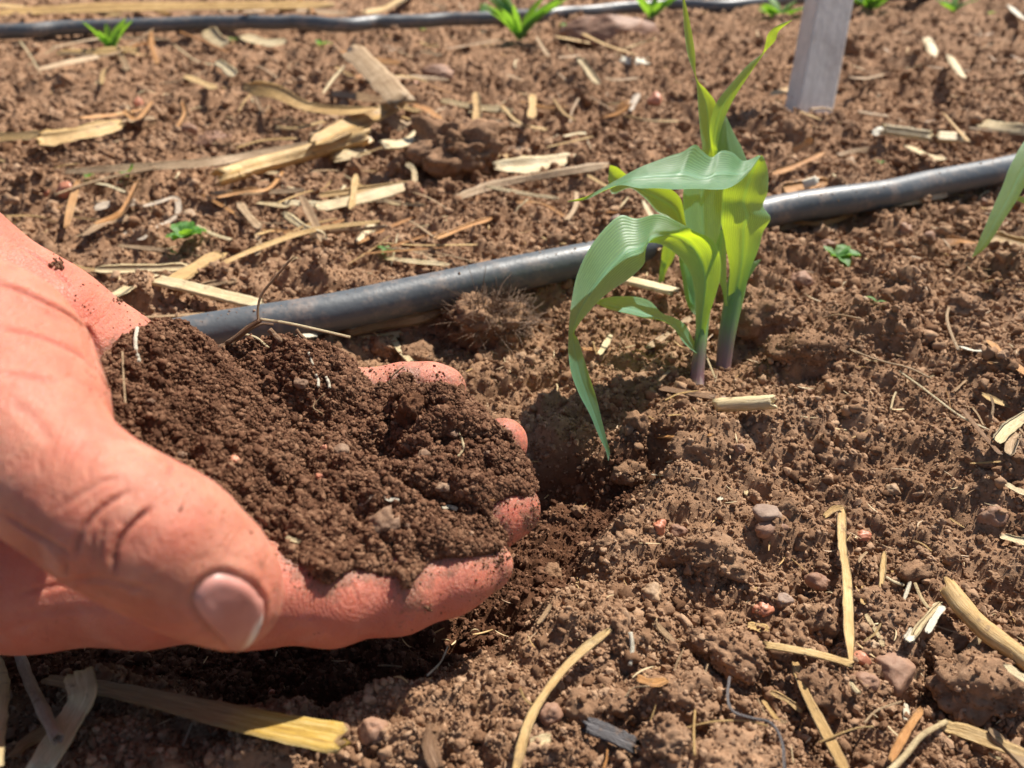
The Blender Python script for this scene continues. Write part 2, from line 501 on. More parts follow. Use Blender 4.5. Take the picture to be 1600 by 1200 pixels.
def scatter_obj(name, pts, rot, scl, idxs, pcol, parent=None):
    me = bpy.data.meshes.new(name)
    me.vertices.add(len(pts)); me.vertices.foreach_set('co', np.asarray(pts, np.float32).ravel())
    for k, v in (('rot', rot), ('scl', scl)):
        a = me.attributes.new(k, 'FLOAT_VECTOR', 'POINT'); a.data.foreach_set('vector', np.asarray(v, np.float32).ravel())
    a = me.attributes.new('pick', 'INT', 'POINT'); a.data.foreach_set('value', np.asarray(idxs, np.int32))
    me.update()
    o = bpy.data.objects.new(name, me); COL.objects.link(o)
    if parent: o.parent = parent
    ng = bpy.data.node_groups.new(name + '_nodes', 'GeometryNodeTree')
    ng.interface.new_socket('Geometry', in_out='INPUT', socket_type='NodeSocketGeometry')
    ng.interface.new_socket('Geometry', in_out='OUTPUT', socket_type='NodeSocketGeometry')
    gi = ng.nodes.new('NodeGroupInput'); go = ng.nodes.new('NodeGroupOutput')
    ci = ng.nodes.new('GeometryNodeCollectionInfo'); ci.inputs['Collection'].default_value = pcol
    ci.inputs['Separate Children'].default_value = True; ci.inputs['Reset Children'].default_value = True
    ip = ng.nodes.new('GeometryNodeInstanceOnPoints'); ip.inputs['Pick Instance'].default_value = True
    def na(nm, dt):
        n = ng.nodes.new('GeometryNodeInputNamedAttribute'); n.data_type = dt; n.inputs['Name'].default_value = nm
        return [s for s in n.outputs if s.enabled and s.name == 'Attribute'][0]
    e2r = ng.nodes.new('FunctionNodeEulerToRotation')
    ng.links.new(na('rot', 'FLOAT_VECTOR'), e2r.inputs[0])
    ng.links.new(gi.outputs[0], ip.inputs['Points'])
    ng.links.new(ci.outputs[0], ip.inputs['Instance'])
    ng.links.new(na('pick', 'INT'), ip.inputs['Instance Index'])
    ng.links.new(e2r.outputs[0], ip.inputs['Rotation'])
    ng.links.new(na('scl', 'FLOAT_VECTOR'), ip.inputs['Scale'])
    ng.links.new(ip.outputs[0], go.inputs[0])
    md = o.modifiers.new('scatter', 'NODES'); md.node_group = ng
    return o

def crumb_kinds(n, sub):
    return [(*lump(sub, 100 + i, 0.55, 2.0, 0.85, 0.75 if i % 2 else 0.0), i % 2 == 0) for i in range(n)]
PC_dry = proto_col('dry_crumb', M_crumb, crumb_kinds(8, 2))
PC_moist = proto_col('moist_crumb', M_mcrumb, crumb_kinds(8, 2))

def rand_rot(n): return rng.uniform(0, 2 * math.pi, (n, 3))
def sizes(n, lo, hi, p):
    u = rng.random(n)
    return (lo ** (1 - p) + u * (hi ** (1 - p) - lo ** (1 - p))) ** (1 / (1 - p))

# ground crumbs: most of them close to the lens, as the eye needs them
N = 330000
yy = 0.09 * (1.75 / 0.09) ** (rng.random(N) ** 1.12)
yy[:36000] = rng.uniform(-0.16, 0.10, 36000)
half = np.maximum(0.12 + yy * 0.78, 0.20)
xx = rng.uniform(-1, 1, N) * half
rr = np.hypot(xx, yy)
sz = sizes(N, 0.00026, 0.0019, 3.1) * np.clip(rr / 0.24, 0.8, 2.3) ** 0.85
patch = 0.5 + 0.5 * vnoise(xx * 30, yy * 30, s=77)
sz *= 0.75 + 0.6 * patch
zz = ground_full(xx, yy) + sz * 0.25
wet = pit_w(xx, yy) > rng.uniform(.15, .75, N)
scl = sz[:, None] * rng.uniform(0.75, 1.25, (N, 3))
PT = np.stack([xx, yy, zz], 1); RO = rand_rot(N); PK = rng.integers(0, 8, N); dry = ~wet
crumbs = scatter_obj('loose_soil_crumbs', PT[dry], RO[dry], scl[dry], PK[dry], PC_dry)
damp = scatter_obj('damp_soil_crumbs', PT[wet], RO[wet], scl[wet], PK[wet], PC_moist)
tag(damp, 'damp dark crumbs of soil in the hollow under the hand', 'soil crumbs', None, 'stuff')
tag(crumbs, 'loose dry crumbs of brown soil covering the ground', 'soil crumbs', None, 'stuff')

# ------------------------------------------------------------------ the hand: one continuous surface grown from a distance field
def smin(a, b, k):
    h = np.maximum(k - np.abs(a - b), 0) / k
    return np.minimum(a, b) - h * h * k * 0.25

def cone(P, a, b, ra, rb):
    a = np.array(a); b = np.array(b)
    ba = b - a; L2 = ba @ ba
    t = np.clip(((P - a) @ ba) / L2, 0, 1)
    return np.linalg.norm(P - a - t[..., None] * ba, axis=-1) - (ra + (rb - ra) * t)

def ellip(P, c, axes, r):
    """ellipsoid: axes rows are unit directions"""
    q = (P - np.array(c)) @ np.array(axes).T / np.array(r)
    k = np.linalg.norm(q, axis=-1)
    return (k - 1) * min(r)

def chain(P, pts, k):
    d = None
    for (a, ra), (b, rb) in zip(pts[:-1], pts[1:]):
        c = cone(P, a, b, ra, rb)
        d = c if d is None else smin(d, c, k)
    return d

MM = 0.001
def J(px, py, d, r): return (U(px, py, d), r * MM)
H_index = [J(40, 885, .158, 13.0), J(230, 910, .159, 11.2), J(400, 928, .160, 10.2), J(520, 933, .1635, 9.4), J(620, 922, .169, 9.0), J(706, 901, .175, 8.0), J(762, 884, .180, 6.0)]
H_mid = [J(170, 790, .178, 13), J(420, 830, .182, 9.5), J(560, 845, .185, 9.2), J(700, 826, .189, 8.6), J(768, 806, .192, 8.0), J(800, 796, .194, 7.0)]
H_ring = [J(260, 700, .196, 12.5), J(470, 730, .200, 9.5), J(610, 745, .206, 8.8), J(720, 725, .210, 8.2), J(775, 706, .212, 7.2), J(788, 690, .212, 6.2)]
H_pinky = [J(280, 620, .212, 12.0), J(430, 640, .218, 8.4), J(540, 622, .222, 7.9), J(630, 610, .226, 7.6), J(672, 608, .228, 7.3), J(694, 608, .229, 6.6)]
H_thumb = [J(-330, 600, .150, 17), J(-70, 640, .131, 17.0), J(10, 680, .127, 13.2), J(95, 748, .124, 10.6), J(180, 808, .123, 10.7), J(250, 848, .1245, 10.5), J(318, 893, .128, 10.0), J(350, 922, .131, 9.0)]
def hand_sdf(P):
    fi = chain(P, H_index, .003); fm = chain(P, H_mid, .003); fr = chain(P, H_ring, .003); fp = chain(P, H_pinky, .003)
    # palm: metacarpal fans from the wrist to the knuckles
    wr = U(-620, 640, .19)
    palm = None
    for c, r in ((H_index[0], .0135), (H_mid[0], .0135), (H_ring[0], .013), (H_pinky[0], .0125)):
        k = cone(P, wr, c[0], .020, r)
        palm = k if palm is None else smin(palm, k, .008)
    # inner hollow of the palm is filled by the muscle pads
    hypo = chain(P, [J(-420, 320, .178, 22), J(-145, 424, .181, 21.8), J(48, 545, .190, 21.0), J(158, 602, .199, 18.6), J(190, 650, .206, 12.0)], .006)
    then = chain(P, [J(-420, 560, .150, 22), J(-130, 560, .139, 20.6), J(-38, 582, .138, 18.0), J(30, 640, .136, 13.5)], .006)
    edge = chain(P, [J(-400, 800, .165, 19), J(-120, 860, .158, 15), J(60, 900, .158, 13.0), J(230, 914, .159, 11.2)], .005)
    arm = chain(P, [(U(-420, 560, .180), .028), (U(-900, 440, .205), .027), (U(-1700, 250, .26), .031), (U(-2600, 60, .33), .038)], .03)
    palm = smin(palm, hypo, .008)
    palm = smin(palm, edge, .008)
    palm = smin(palm, arm, .022)
    body = smin(palm, fi, .005)
    f2 = smin(smin(fm, fr, .0015), fp, .0015)
    body = smin(body, f2, .004)
    th = smin(chain(P, H_thumb, .004), then, .008)
    # ball of the thumb tip and the bulge of the joint
    th = smin(th, cone(P, U(345, 905, .1335), U(372, 938, .1345), .0084, .0074), .003)
    th = smin(th, cone(P, U(228, 790, .126), U(290, 812, .127), .0050, .0050), .006)
    body = smin(body, th, .002)
    return body

def surface_nets(fn, lo, hi, h, chunk=24):
    lo = np.array(lo); n = np.ceil((np.array(hi) - lo) / h).astype(int) + 1
    ax = [lo[i] + h * np.arange(n[i]) for i in range(3)]
    S = np.empty(n, np.float32)
    for i in range(0, n[0], chunk):
        X = np.stack(np.meshgrid(ax[0][i:i + chunk], ax[1], ax[2], indexing='ij'), -1)
        S[i:i + chunk] = fn(X)
    neg = S < 0
    c = [neg[a:n[0] - 1 + a, b:n[1] - 1 + b, d:n[2] - 1 + d] for a in (0, 1) for b in (0, 1) for d in (0, 1)]
    cnt = sum(x.astype(np.int8) for x in c)
    act = (cnt > 0) & (cnt < 8)
    ci = np.argwhere(act)
    vid = np.full(act.shape, -1, np.int64); vid[act] = np.arange(len(ci))
    acc = np.zeros((len(ci), 3)); num = np.zeros(len(ci))
    corners = [(a, b, d) for a in (0, 1) for b in (0, 1) for d in (0, 1)]
    for p in corners:
        for axn in range(3):
            if p[axn]: continue
            q = list(p); q[axn] = 1
            s0 = S[ci[:, 0] + p[0], ci[:, 1] + p[1], ci[:, 2] + p[2]]
            s1 = S[ci[:, 0] + q[0], ci[:, 1] + q[1], ci[:, 2] + q[2]]
            m = (s0 < 0) != (s1 < 0)
            t = np.where(m, s0 / np.where(m, s0 - s1, 1), 0)
            pt = np.tile(np.array(p, float), (len(ci), 1)); pt[:, axn] = t
            acc += pt * m[:, None]; num += m
    V = lo + h * (ci + acc / num[:, None])
    Fs = []
    for axn in range(3):
        o1, o2 = (axn + 1) % 3, (axn + 2) % 3
        sl0 = [slice(None)] * 3; sl1 = [slice(None)] * 3
        sl0[axn] = slice(0, -1); sl1[axn] = slice(1, None)
        a0 = neg[tuple(sl0)]; a1 = neg[tuple(sl1)]
        e = np.argwhere(a0 != a1)
        ok = (e[:, o1] > 0) & (e[:, o2] > 0) & (e[:, o1] < n[o1] - 1) & (e[:, o2] < n[o2] - 1)
        e = e[ok]
        flip = a0[e[:, 0], e[:, 1], e[:, 2]]
        def V_(d1, d2):
            q = e.copy(); q[:, o1] -= d1; q[:, o2] -= d2
            return vid[q[:, 0], q[:, 1], q[:, 2]]
        quad = np.stack([V_(0, 0), V_(1, 0), V_(1, 1), V_(0, 1)], 1)
        quad[~flip] = quad[~flip][:, ::-1]
        Fs.append(quad)
    F = np.concatenate(Fs); F = F[:, ::-1]
    return V, F[(F >= 0).all(1)]

def vert_normals(V, F):
    a = V[F[:, 2]] - V[F[:, 0]]; b = V[F[:, 3]] - V[F[:, 1]]
    fn = np.cross(a, b); N = np.zeros_like(V)
    for k in range(4): 
        for c in range(3): N[:, c] += np.bincount(F[:, k], fn[:, c], len(V))
    return N / np.maximum(np.linalg.norm(N, axis=1), 1e-12)[:, None]

HV, HF = surface_nets(hand_sdf, (-0.235, 0.075, -0.005), (0.02, 0.27, 0.135), 0.00095)
def cam_normal_fix(V, F):
    N = vert_normals(V, F)
    e = 0.0005
    d = hand_sdf(V + N * e) - hand_sdf(V - N * e)
    if np.mean(d > 0) < 0.5: F = F[:, ::-1]
    return F
HF = cam_normal_fix(HV, HF)

def subdivide(V, F):
    """Catmull-Clark, closed quads (rims are left as they are)"""
    E = np.concatenate([F[:, [0, 1]], F[:, [1, 2]], F[:, [2, 3]], F[:, [3, 0]]]); E.sort(1)
    key = E[:, 0].astype(np.int64) * len(V) + E[:, 1]
    u, inv = np.unique(key, return_inverse=True)
    ue = np.stack([u // len(V), u % len(V)], 1)
    fp = V[F].mean(1)
    nE, nF, nV = len(ue), len(F), len(V)
    fe = np.tile(np.arange(nF), 4)
    cntE = np.bincount(inv, minlength=nE).astype(float)
    sumF = np.stack([np.bincount(inv, fp[fe, c], nE) for c in range(3)], 1)
    mid = V[ue].mean(1)
    ep = np.where(cntE[:, None] == 2, (mid * 2 + sumF) / 4, mid)
    bE = cntE != 2
    val = np.bincount(F.ravel(), minlength=nV).astype(float)
    Q = np.stack([np.bincount(F.ravel(), np.repeat(fp[:, c], 4), nV) for c in range(3)], 1) / np.maximum(val, 1)[:, None]
    ec = np.bincount(ue.ravel(), minlength=nV).astype(float)
    R = np.stack([np.bincount(ue.ravel(), np.repeat(mid[:, c], 2), nV) for c in range(3)], 1) / np.maximum(ec, 1)[:, None]
    n_ = np.maximum(ec, 3)[:, None]
    nv = (Q + 2 * R + (n_ - 3) * V) / n_
    bv = np.zeros(nV, bool); bv[ue[bE].ravel()] = True
    nv[bv] = V[bv]
    VV = np.concatenate([nv, ep, fp])
    e0, e1, e2, e3 = [inv[k * nF:(k + 1) * nF] + nV for k in range(4)]
    f = np.arange(nF) + nV + nE
    FF = np.concatenate([np.stack([F[:, 0], e0, f, e3], 1), np.stack([F[:, 1], e1, f, e0], 1),
                         np.stack([F[:, 2], e2, f, e1], 1), np.stack([F[:, 3], e3, f, e2], 1)])
    return VV, FF
print('hand quads', len(HF))
HV, HF = subdivide(HV, HF)

def smooth_mesh(V, F, it, lam=0.5):
    E = np.concatenate([F[:, [0, 1]], F[:, [1, 2]], F[:, [2, 3]], F[:, [3, 0]]])
    c = np.bincount(E.ravel(), minlength=len(V)).astype(float)[:, None]
    for _ in range(it):
        S = np.stack([np.bincount(E[:, 0], V[E[:, 1], k], len(V)) + np.bincount(E[:, 1], V[E[:, 0], k], len(V)) for k in range(3)], 1)
        V = V + lam * (S / c - V)
    return V
HV = smooth_mesh(HV, HF, 2)

CAM = Vector((0, 0, CAM_H))
def make_bvh(V, F): return BVHTree.FromPolygons([tuple(v) for v in V.tolist()], [tuple(f) for f in F.tolist()])
hand_bvh = make_bvh(HV, HF)
def on_hand(px, py):
    h = hand_bvh.ray_cast(CAM, ray(px, py).normalized(), 1.0)
    return h[0], h[1]

# folds and creases: grooves worn into the surface along lines that lie on the skin
def groove(V, pts, depth, width, lip=0.18):
    width *= 0.55; depth *= 1.05
    P = [on_hand(*p)[0] for p in catmull(pts, 40)]
    P = np.array([tuple(p) for p in P if p is not None])
    if len(P) < 3: return np.zeros(len(V))
    D = np.full(len(V), 0.0)
    near = np.where((V > P.min(0) - .01).all(1) & (V < P.max(0) + .01).all(1))[0]
    d = np.full(len(near), 1.0); tt = np.zeros(len(near))
    for i in range(len(P) - 1):
        a, b = P[i], P[i + 1]; ba = b - a; L = max(ba @ ba, 1e-12)
        if L > 1e-4: continue
        t = np.clip(((V[near] - a) @ ba) / L, 0, 1)
        q = np.linalg.norm(V[near] - a - t[:, None] * ba, axis=1)
        m = q < d; d[m] = q[m]; tt[m] = (i + t[m]) / (len(P) - 1)
    w = width * MM
    taper = np.clip(np.minimum(tt, 1 - tt) * 5 + 0.15, 0, 1)
    g = np.exp(-(d / w) ** 2) - lip * np.exp(-((d - 2.1 * w) / (1.1 * w)) ** 2)
    D[near] = -depth * MM * g * taper
    return D

GROOVES = [
    ([(236, 792), (212, 812), (190, 838), (178, 866), (180, 896)], 1.1, 0.75),      # deep fold across the thumb joint
    ([(205, 765), (170, 785), (140, 812), (122, 845), (118, 872)], 0.65, 0.7),
    ([(150, 830), (145, 855), (148, 885)], 0.35, 0.5),
    ([(165, 815), (158, 840), (160, 880)], 0.3, 0.5),
    ([(190, 745), (160, 752), (120, 775), (85, 800)], 0.30, 0.8),
    ([(205, 800), (195, 812), (188, 825)], 0.3, 0.5),
    ([(262, 742), (268, 728), (262, 716)], 0.35, 0.8),                             # upper fold of the joint
    ([(-10, 440), (30, 452), (70, 470), (110, 492), (140, 520), (158, 560)], 0.8, 1.3),
    ([(-10, 515), (40, 522), (85, 535), (125, 555), (150, 580)], 0.45, 1.2),
    ([(0, 585), (50, 590), (100, 600)], 0.25, 1.2),
    ([(30, 385), (60, 402), (90, 425), (112, 450)], 0.4, 1.2),
    ([(140, 508), (142, 540), (150, 570), (162, 595), (178, 618)], 0.7, 0.8),
    ([(20, 625), (60, 660), (80, 700)], 0.2, 1.5),
    ([(0, 800), (40, 826), (80, 850), (110, 868)], 0.5, 0.8),
    ([(20, 930), (90, 915), (160, 905), (250, 930)], 0.25, 1.0),
    ([(70, 850), (100, 880), (98, 905)], 0.4, 0.7),
    ([(20, 960), (90, 955), (170, 950)], 0.15, 1.2),
    ([(470, 878), (476, 900), (474, 925)], 0.3, 0.6), ([(545, 905), (556, 925), (560, 945)], 0.22, 0.6),
    ([(640, 905), (650, 930)], 0.25, 0.6), ([(655, 900), (664, 925)], 0.18, 0.6),
    ([(600, 580), (608, 600)], 0.25, 0.6), ([(618, 574), (624, 596)], 0.2, 0.5),
]
Nn = vert_normals(HV, HF)
D = np.zeros(len(HV))
for g in GROOVES: D += groove(HV, *g)
D += 0.00016 * fbm(HV[:, 0] * 110, HV[:, 1] * 110, HV[:, 2] * 110, s=5, o=3)
HV = HV + Nn * D[:, None]

# the nail bed: a groove round the plate
NAIL = [(299, 937), (307, 918), (322, 903), (343, 895), (373, 902), (397, 917), (409, 938), (408, 968), (394, 1000), (371, 1016), (352, 1006), (333, 988), (311, 962)]
nail_c = (354, 953)
def closed(P, n):
    P = np.array(P, float); m = len(P); out = []
    for t in np.linspace(0, m, n, endpoint=False):
        i = int(t); f = t - i
        a, b, c, d = P[(i - 1) % m], P[i % m], P[(i + 1) % m], P[(i + 2) % m]
        out.append(0.5 * ((2 * b) + (-a + c) * f + (2 * a - 5 * b + 4 * c - d) * f * f + (-a + 3 * b - 3 * c + d) * f ** 3))
    return np.array(out)
hand_bvh = make_bvh(HV, HF)
NO = closed(NAIL, 96)
nb = np.array([tuple(on_hand(*p)[0] or U(p[0], p[1], .139)) for p in NO])
Nn = vert_normals(HV, HF)
near = np.where((HV > nb.min(0) - .005).all(1) & (HV < nb.max(0) + .005).all(1))[0]
dn = np.min(np.linalg.norm(HV[near][:, None] - nb[None], axis=2), axis=1)
# proximal and side folds swell over the plate, the plate sits in a recess
HV[near] += Nn[near] * (-0.00042 * np.exp(-(dn / .0005) ** 2) + 0.00022 * np.exp(-((dn - .0013) / .0009) ** 2))[:, None]

# palm-side mask: where the skin carries ridges
def skin_mat():
    m = NT('skin'); g = m.geo()
    n1 = m.noise(38, 5, 0.6, g, 0.6); n2 = m.noise(210, 5, 0.7, g)
    f = m.math('ADD', m.math('MULTIPLY', n1, 0.65), m.math('MULTIPLY', n2, 0.35))
    c = m.ramp(f, [(0.34, (0.40, 0.135, 0.082)), (0.50, (0.53, 0.225, 0.145)), (0.68, (0.64, 0.335, 0.235))])
    c = m.mix(c, (0.60, 0.165, 0.11), m.math('MULTIPLY', m.ramp(m.noise(75, 3, 0.55, g), [(0.45, 0), (0.68, 1)]), 0.45))
    c = m.mix(c, (0.74, 0.46, 0.34), m.math('MULTIPLY', m.ramp(m.noise(130, 4, 0.6, g), [(0.55, 0), (0.72, 1)]), 0.35))
    red = m.attr('red').outputs['Fac']
    c = m.mix(c, (0.60, 0.135, 0.085), m.math('MULTIPLY', red, 0.75))
    cr = m.attr('crease').outputs['Fac']
    c = m.mix(c, (0.36, 0.11, 0.08), m.math('MULTIPLY', cr, 0.6))
    # dirt caught on the skin
    d1 = m.noise(330, 5, 0.75, g); d2 = m.noise(45, 3, 0.5, g)
    dirt = m.attr('dirt').outputs['Fac']
    dd = m.ramp(m.math('ADD', m.math('ADD', m.math('MULTIPLY', d1, 0.7), m.math('MULTIPLY', d2, 0.3)), m.math('MULTIPLY', dirt, 0.17)), [(0.585, 0), (0.68, 1)])
    c = m.mix(c, (0.20, 0.09, 0.055), m.math('MULTIPLY', dd, 0.75))
    c = m.mix(c, (0.40, 0.22, 0.14), m.math('MULTIPLY', dirt, 0.25))
    m.col(c)
    mp = m.n('ShaderNodeMapping'); mp.inputs['Rotation'].default_value = (0.5, 0.4, 0.75); m.l(g, mp.inputs['Vector'])
    w = m.n('ShaderNodeTexWave'); w.inputs['Scale'].default_value = 760; w.inputs['Distortion'].default_value = 9.0
    w.inputs['Detail'].default_value = 1.5; w.inputs['Detail Scale'].default_value = 0.09
    m.l(mp.outputs[0], w.inputs['Vector'])
    rd = m.attr('ridge').outputs['Fac']
    v = m.n('ShaderNodeTexVoronoi'); v.feature = 'DISTANCE_TO_EDGE'; v.inputs['Scale'].default_value = 1100; m.l(g, v.inputs['Vector'])
    vv = m.math('MINIMUM', v.outputs['Distance'], 0.12)
    fine = m.math('ADD', m.math('MULTIPLY', vv, 2.2), m.math('MULTIPLY', m.noise(1500, 3, 0.6, g), 0.35))
    b1 = m.bump(fine, 1.0, 0.00022)
    h = m.math('MULTIPLY', w.outputs['Fac'], rd)
    b2 = m.bump(h, 0.75, 0.00006, b1)
    mp2 = m.n('ShaderNodeMapping'); mp2.inputs['Rotation'].default_value = (0.2, 0.9, 0.6); mp2.inputs['Scale'].default_value = (420, 90, 240); m.l(g, mp2.inputs['Vector'])
    fold = m.ramp(m.noise(1.0, 3, 0.6, mp2.outputs[0], 0.8), [(0.36, 0), (0.5, 1)])
    b3 = m.bump(m.math('ADD', m.noise(240, 4, 0.6, g), m.math('MULTIPLY', fold, 0.35)), 0.55, 0.0006, b2)
    m.set(Roughness=m.ramp(n2, [(0.3, 0.46), (0.7, 0.6)]), Normal=b3)
    p = m.p.inputs
    p['Specular IOR Level'].default_value = 0.32
    p['Subsurface Weight'].default_value = 0.55
    p['Subsurface Radius'].default_value = (1.0, 0.32, 0.16)
    p['Subsurface Scale'].default_value = 0.0032
    return m.m
M_skin = skin_mat()
def blob_attr(spots):
    r = np.zeros(len(HV))
    for px, py, d, rad, amt in spots:
        c = np.array(U(px, py, d)); r = np.maximum(r, amt * np.exp(-(np.linalg.norm(HV - c, axis=1) / rad) ** 2))
    return r
red = blob_attr([(700, 600, .225, .018, .5), (805, 800, .19, .016, .9), (790, 690, .21, .014, .9), (700, 910, .17, .022, .7), (480, 910, .158, .03, .8),
                 (580, 930, .160, .03, .7), (290, 940, .150, .02, .6), (100, 920, .145, .04, .55), (200, 500, .19, .04, .75), (340, 1000, .138, .01, .5), (30, 460, .12, .02, .5), (80, 570, .125, .02, .4)])
crease = np.clip(-D / 0.0006, 0, 1)
ridge = blob_attr([(140, 470, .18, .06, 1), (600, 940, .162, .05, 1), (805, 800, .19, .03, 1), (690, 600, .224, .04, 1), (170, 600, .15, .012, 1)])
then_c = np.array(U(-20, 600, .118)); ridge *= 1 - np.exp(-(np.linalg.norm(HV - then_c, axis=1) / .03) ** 4)
dirt = blob_attr([(770, 890, .18, .010, 1.0), (838, 810, .19, .008, 1.0), (800, 690, .21, .010, .8), (720, 600, .225, .006, .7), (150, 590, .14, .008, .8), (360, 790, .13, .012, .5), (90, 410, .17, .008, .3), (245, 515, .20, .010, .7), (450, 880, .157, .010, .6)])
t_lo = np.array(U(300, 860, .125))
hand = mesh_obj('hand', HV, HF, M_skin, attrs={'red': red, 'crease': crease, 'ridge': ridge, 'dirt': dirt})
tag(hand, 'bare right hand cupped palm up under a heap of dark soil', 'hand')
hand_bvh = make_bvh(HV, HF)

def nail_mat():
    m = NT('nail')
    a = m.attr('tip').outputs['Fac']
    n = m.noise(120, 3, 0.5, m.geo())
    c = m.ramp(n, [(0.35, (0.50, 0.20, 0.155)), (0.65, (0.58, 0.265, 0.215))])
    c = m.mix(c, (0.86, 0.72, 0.64), m.ramp(a, [(0.80, 0), (0.92, 1)]))
    m.col(c)
    m.set(Roughness=0.42, Normal=m.bump(m.noise(500, 3, 0.5, m.geo()), 0.15, 0.0003))
    m.p.inputs['Coat Weight'].default_value = 0.0; m.p.inputs['Coat Roughness'].default_value = 0.25
    m.p.inputs['Subsurface Weight'].default_value = 0.3; m.p.inputs['Subsurface Radius'].default_value = (1, .4, .3); m.p.inputs['Subsurface Scale'].default_value = 0.002
    return m.m
rings = 22; nseg = 96
nc = np.array(nail_c, float)
# plate follows a smoothed patch of the thumb, raised a little, with a free edge
P3 = np.zeros((rings, nseg, 3)); tipv = np.zeros((rings, nseg))
cn = on_hand(*nail_c)
cp = np.array(cn[0]); nn_ = np.array(cn[1])
ax_t = np.array(U(405, 985, .139)) - np.array(U(312, 925, .137)); ax_t -= nn_ * (ax_t @ nn_); ax_t /= np.linalg.norm(ax_t)
ax_s = np.cross(nn_, ax_t)
for i in range(rings):
    r = i / (rings - 1)
    for j in range(nseg):
        q = nc + (NO[j] - nc) * r * 0.985
        h = on_hand(*q)
        p = np.array(h[0]) if h[0] is not None else cp
        tipness = ((NO[j] - nc) @ np.array([0.80, 0.60])) / np.linalg.norm(NO[j] - nc)
        off = 0.00012 - 0.00075 * max(0, (r - 0.86) / 0.14) * (1 if tipness < 0.55 else -0.25)
        P3[i, j] = p + nn_ * off
        tipv[i, j] = r * max(0, tipness)
V = P3.reshape(-1, 3)
# relax so that the plate is even
G = P3.copy()
for _ in range(10):
    G[1:-1] = 0.5 * G[1:-1] + 0.125 * (G[:-2] + G[2:] + np.roll(G, 1, 1)[1:-1] + np.roll(G, -1, 1)[1:-1])
    G[0] = G[1].mean(0)
fn = [((i) * nseg + j, (i) * nseg + (j + 1) % nseg, (i + 1) * nseg + (j + 1) % nseg, (i + 1) * nseg + j) for i in range(rings - 1) for j in range(nseg)]
nail = mesh_obj('thumbnail', G.reshape(-1, 3), np.array(fn), nail_mat(), parent=hand, attrs={'tip': tipv.ravel()})
sol = nail.modifiers.new('thick', 'SOLIDIFY'); sol.thickness = 0.0004; sol.offset = 0
nail['label'] = 'short pale pink thumbnail with a thin white free edge'

# ------------------------------------------------------------------ the heap of soil lying in the hand
MB = [(150, 600, .172), (170, 560, .182), (205, 528, .196), (258, 512, .205), (285, 518, .210), (318, 542, .213), (350, 556, .216), (400, 536, .219), (480, 534, .222), (545, 558, .223), (560, 585, .221),
      (598, 612, .219), (622, 600, .221), (640, 584, .223), (655, 612, .220), (680, 628, .219), (702, 612, .220), (738, 628, .217), (775, 668, .210), (808, 705, .206),
      (832, 745, .202), (836, 772, .197), (795, 775, .193), (772, 790, .191), (770, 822, .187), (792, 842, .185), (770, 866, .180), (722, 872, .177), (668, 878, .174),
      (640, 922, .169), (622, 900, .170), (585, 893, .169), (548, 889, .167), (512, 914, .164), (478, 884, .164), (440, 868, .162), (360, 850, .160), (250, 790, .158), (160, 700, .160)]
nb_ = 360
B2 = closed([(a, b) for a, b, _ in MB], nb_); Bd = closed([(d, 0) for _, _, d in MB], nb_)[:, 0]
BP = []
for (px, py), d in zip(B2, Bd):
    h = hand_bvh.ray_cast(CAM, ray(px, py).normalized(), 1.0)
    p = U(px, py, d)
    if h[0] is not None and px > 175 and abs((h[0] - p).length) < 0.02 and not (px < 440 and py > 640): p = h[0]
    BP.append(tuple(p))
BP = np.array(BP)
# smooth the height of the rim a little, so jumps between skin and gaps are even
zb = BP.copy()
for _ in range(3): zb = 0.5 * zb + 0.25 * (np.roll(zb, 1, 0) + np.roll(zb, -1, 0))
BP[:, 2] = zb[:, 2]
Cm = np.array(U(490, 725, .188))
nr = 150
def mound_pts(r, j):
    """r in 0..1 from the middle to the rim, j a (fractional) place on the rim"""
    j0 = np.floor(j).astype(int) % nb_; f = (j - np.floor(j))[:, None]
    b = BP[j0] * (1 - f) + BP[(j0 + 1) % nb_] * f
    p = Cm + (b - Cm) * r[:, None]
    base = p[:, 2].copy()
    rim = np.clip(1 - r ** 5, 0, 1)
    z = base + 0.0035 * rim ** 0.7
    x, y = p[:, 0], p[:, 1]
    z += rim ** 0.6 * 0.0030 * vnoise(x * 55 + 9, y * 55, s=201) + rim ** 0.4 * 0.0022 * vnoise(x * 130, y * 130, s=202)
    # one clod stands up near the far finger, a hollow in front of it, a ridge on the far side
    def at(px, py, d): q = U(px, py, d); return np.array([q.x, q.y])
    for (px, py, d, rad, amt) in ((655, 640, .208, .008, .0050), (705, 655, .208, .008, .0035), (560, 700, .200, .009, -.0030), (620, 705, .200, .006, -.0035),
                                  (258, 540, .196, .006, .002), (600, 830, .182, .007, .0025), (420, 560, .212, .010, .002), (790, 730, .200, .008, .002), (470, 640, .205, .014, .002)):
        c = at(px, py, d); z += amt * np.exp(-((x - c[0]) ** 2 + (y - c[1]) ** 2) / rad ** 2) * rim ** 0.4
    k = (0.3 + 0.7 * rim ** 0.5)
    z += k * (0.0042 * crumb(x, y, 0.0080, 210, 0.6) + 0.0018 * crumb(x, y, 0.0034, 220, 0.8) + 0.0012 * fbm(x * 300, y * 300, s=240, o=3) + 0.0010 * crumb(x, y, 0.0016, 230, 0.9))
    return np.stack([x, y, z], 1)
rs = np.linspace(0.0, 1, nr)
R_, J_ = np.meshgrid(rs, np.arange(nb_, dtype=float), indexing='ij')
MV = mound_pts(R_.ravel(), J_.ravel())
rimr = MV.reshape(nr, nb_, 3)[-1]
cen = Cm
sk = []
for dz, dr in ((.0015, .004), (.006, .03), (.012, .10)):
    q = rimr + (np.array([cen[0], cen[1], 0]) - rimr) * np.array([dr, dr, 0]); q[:, 2] = rimr[:, 2] - dz; sk.append(q)
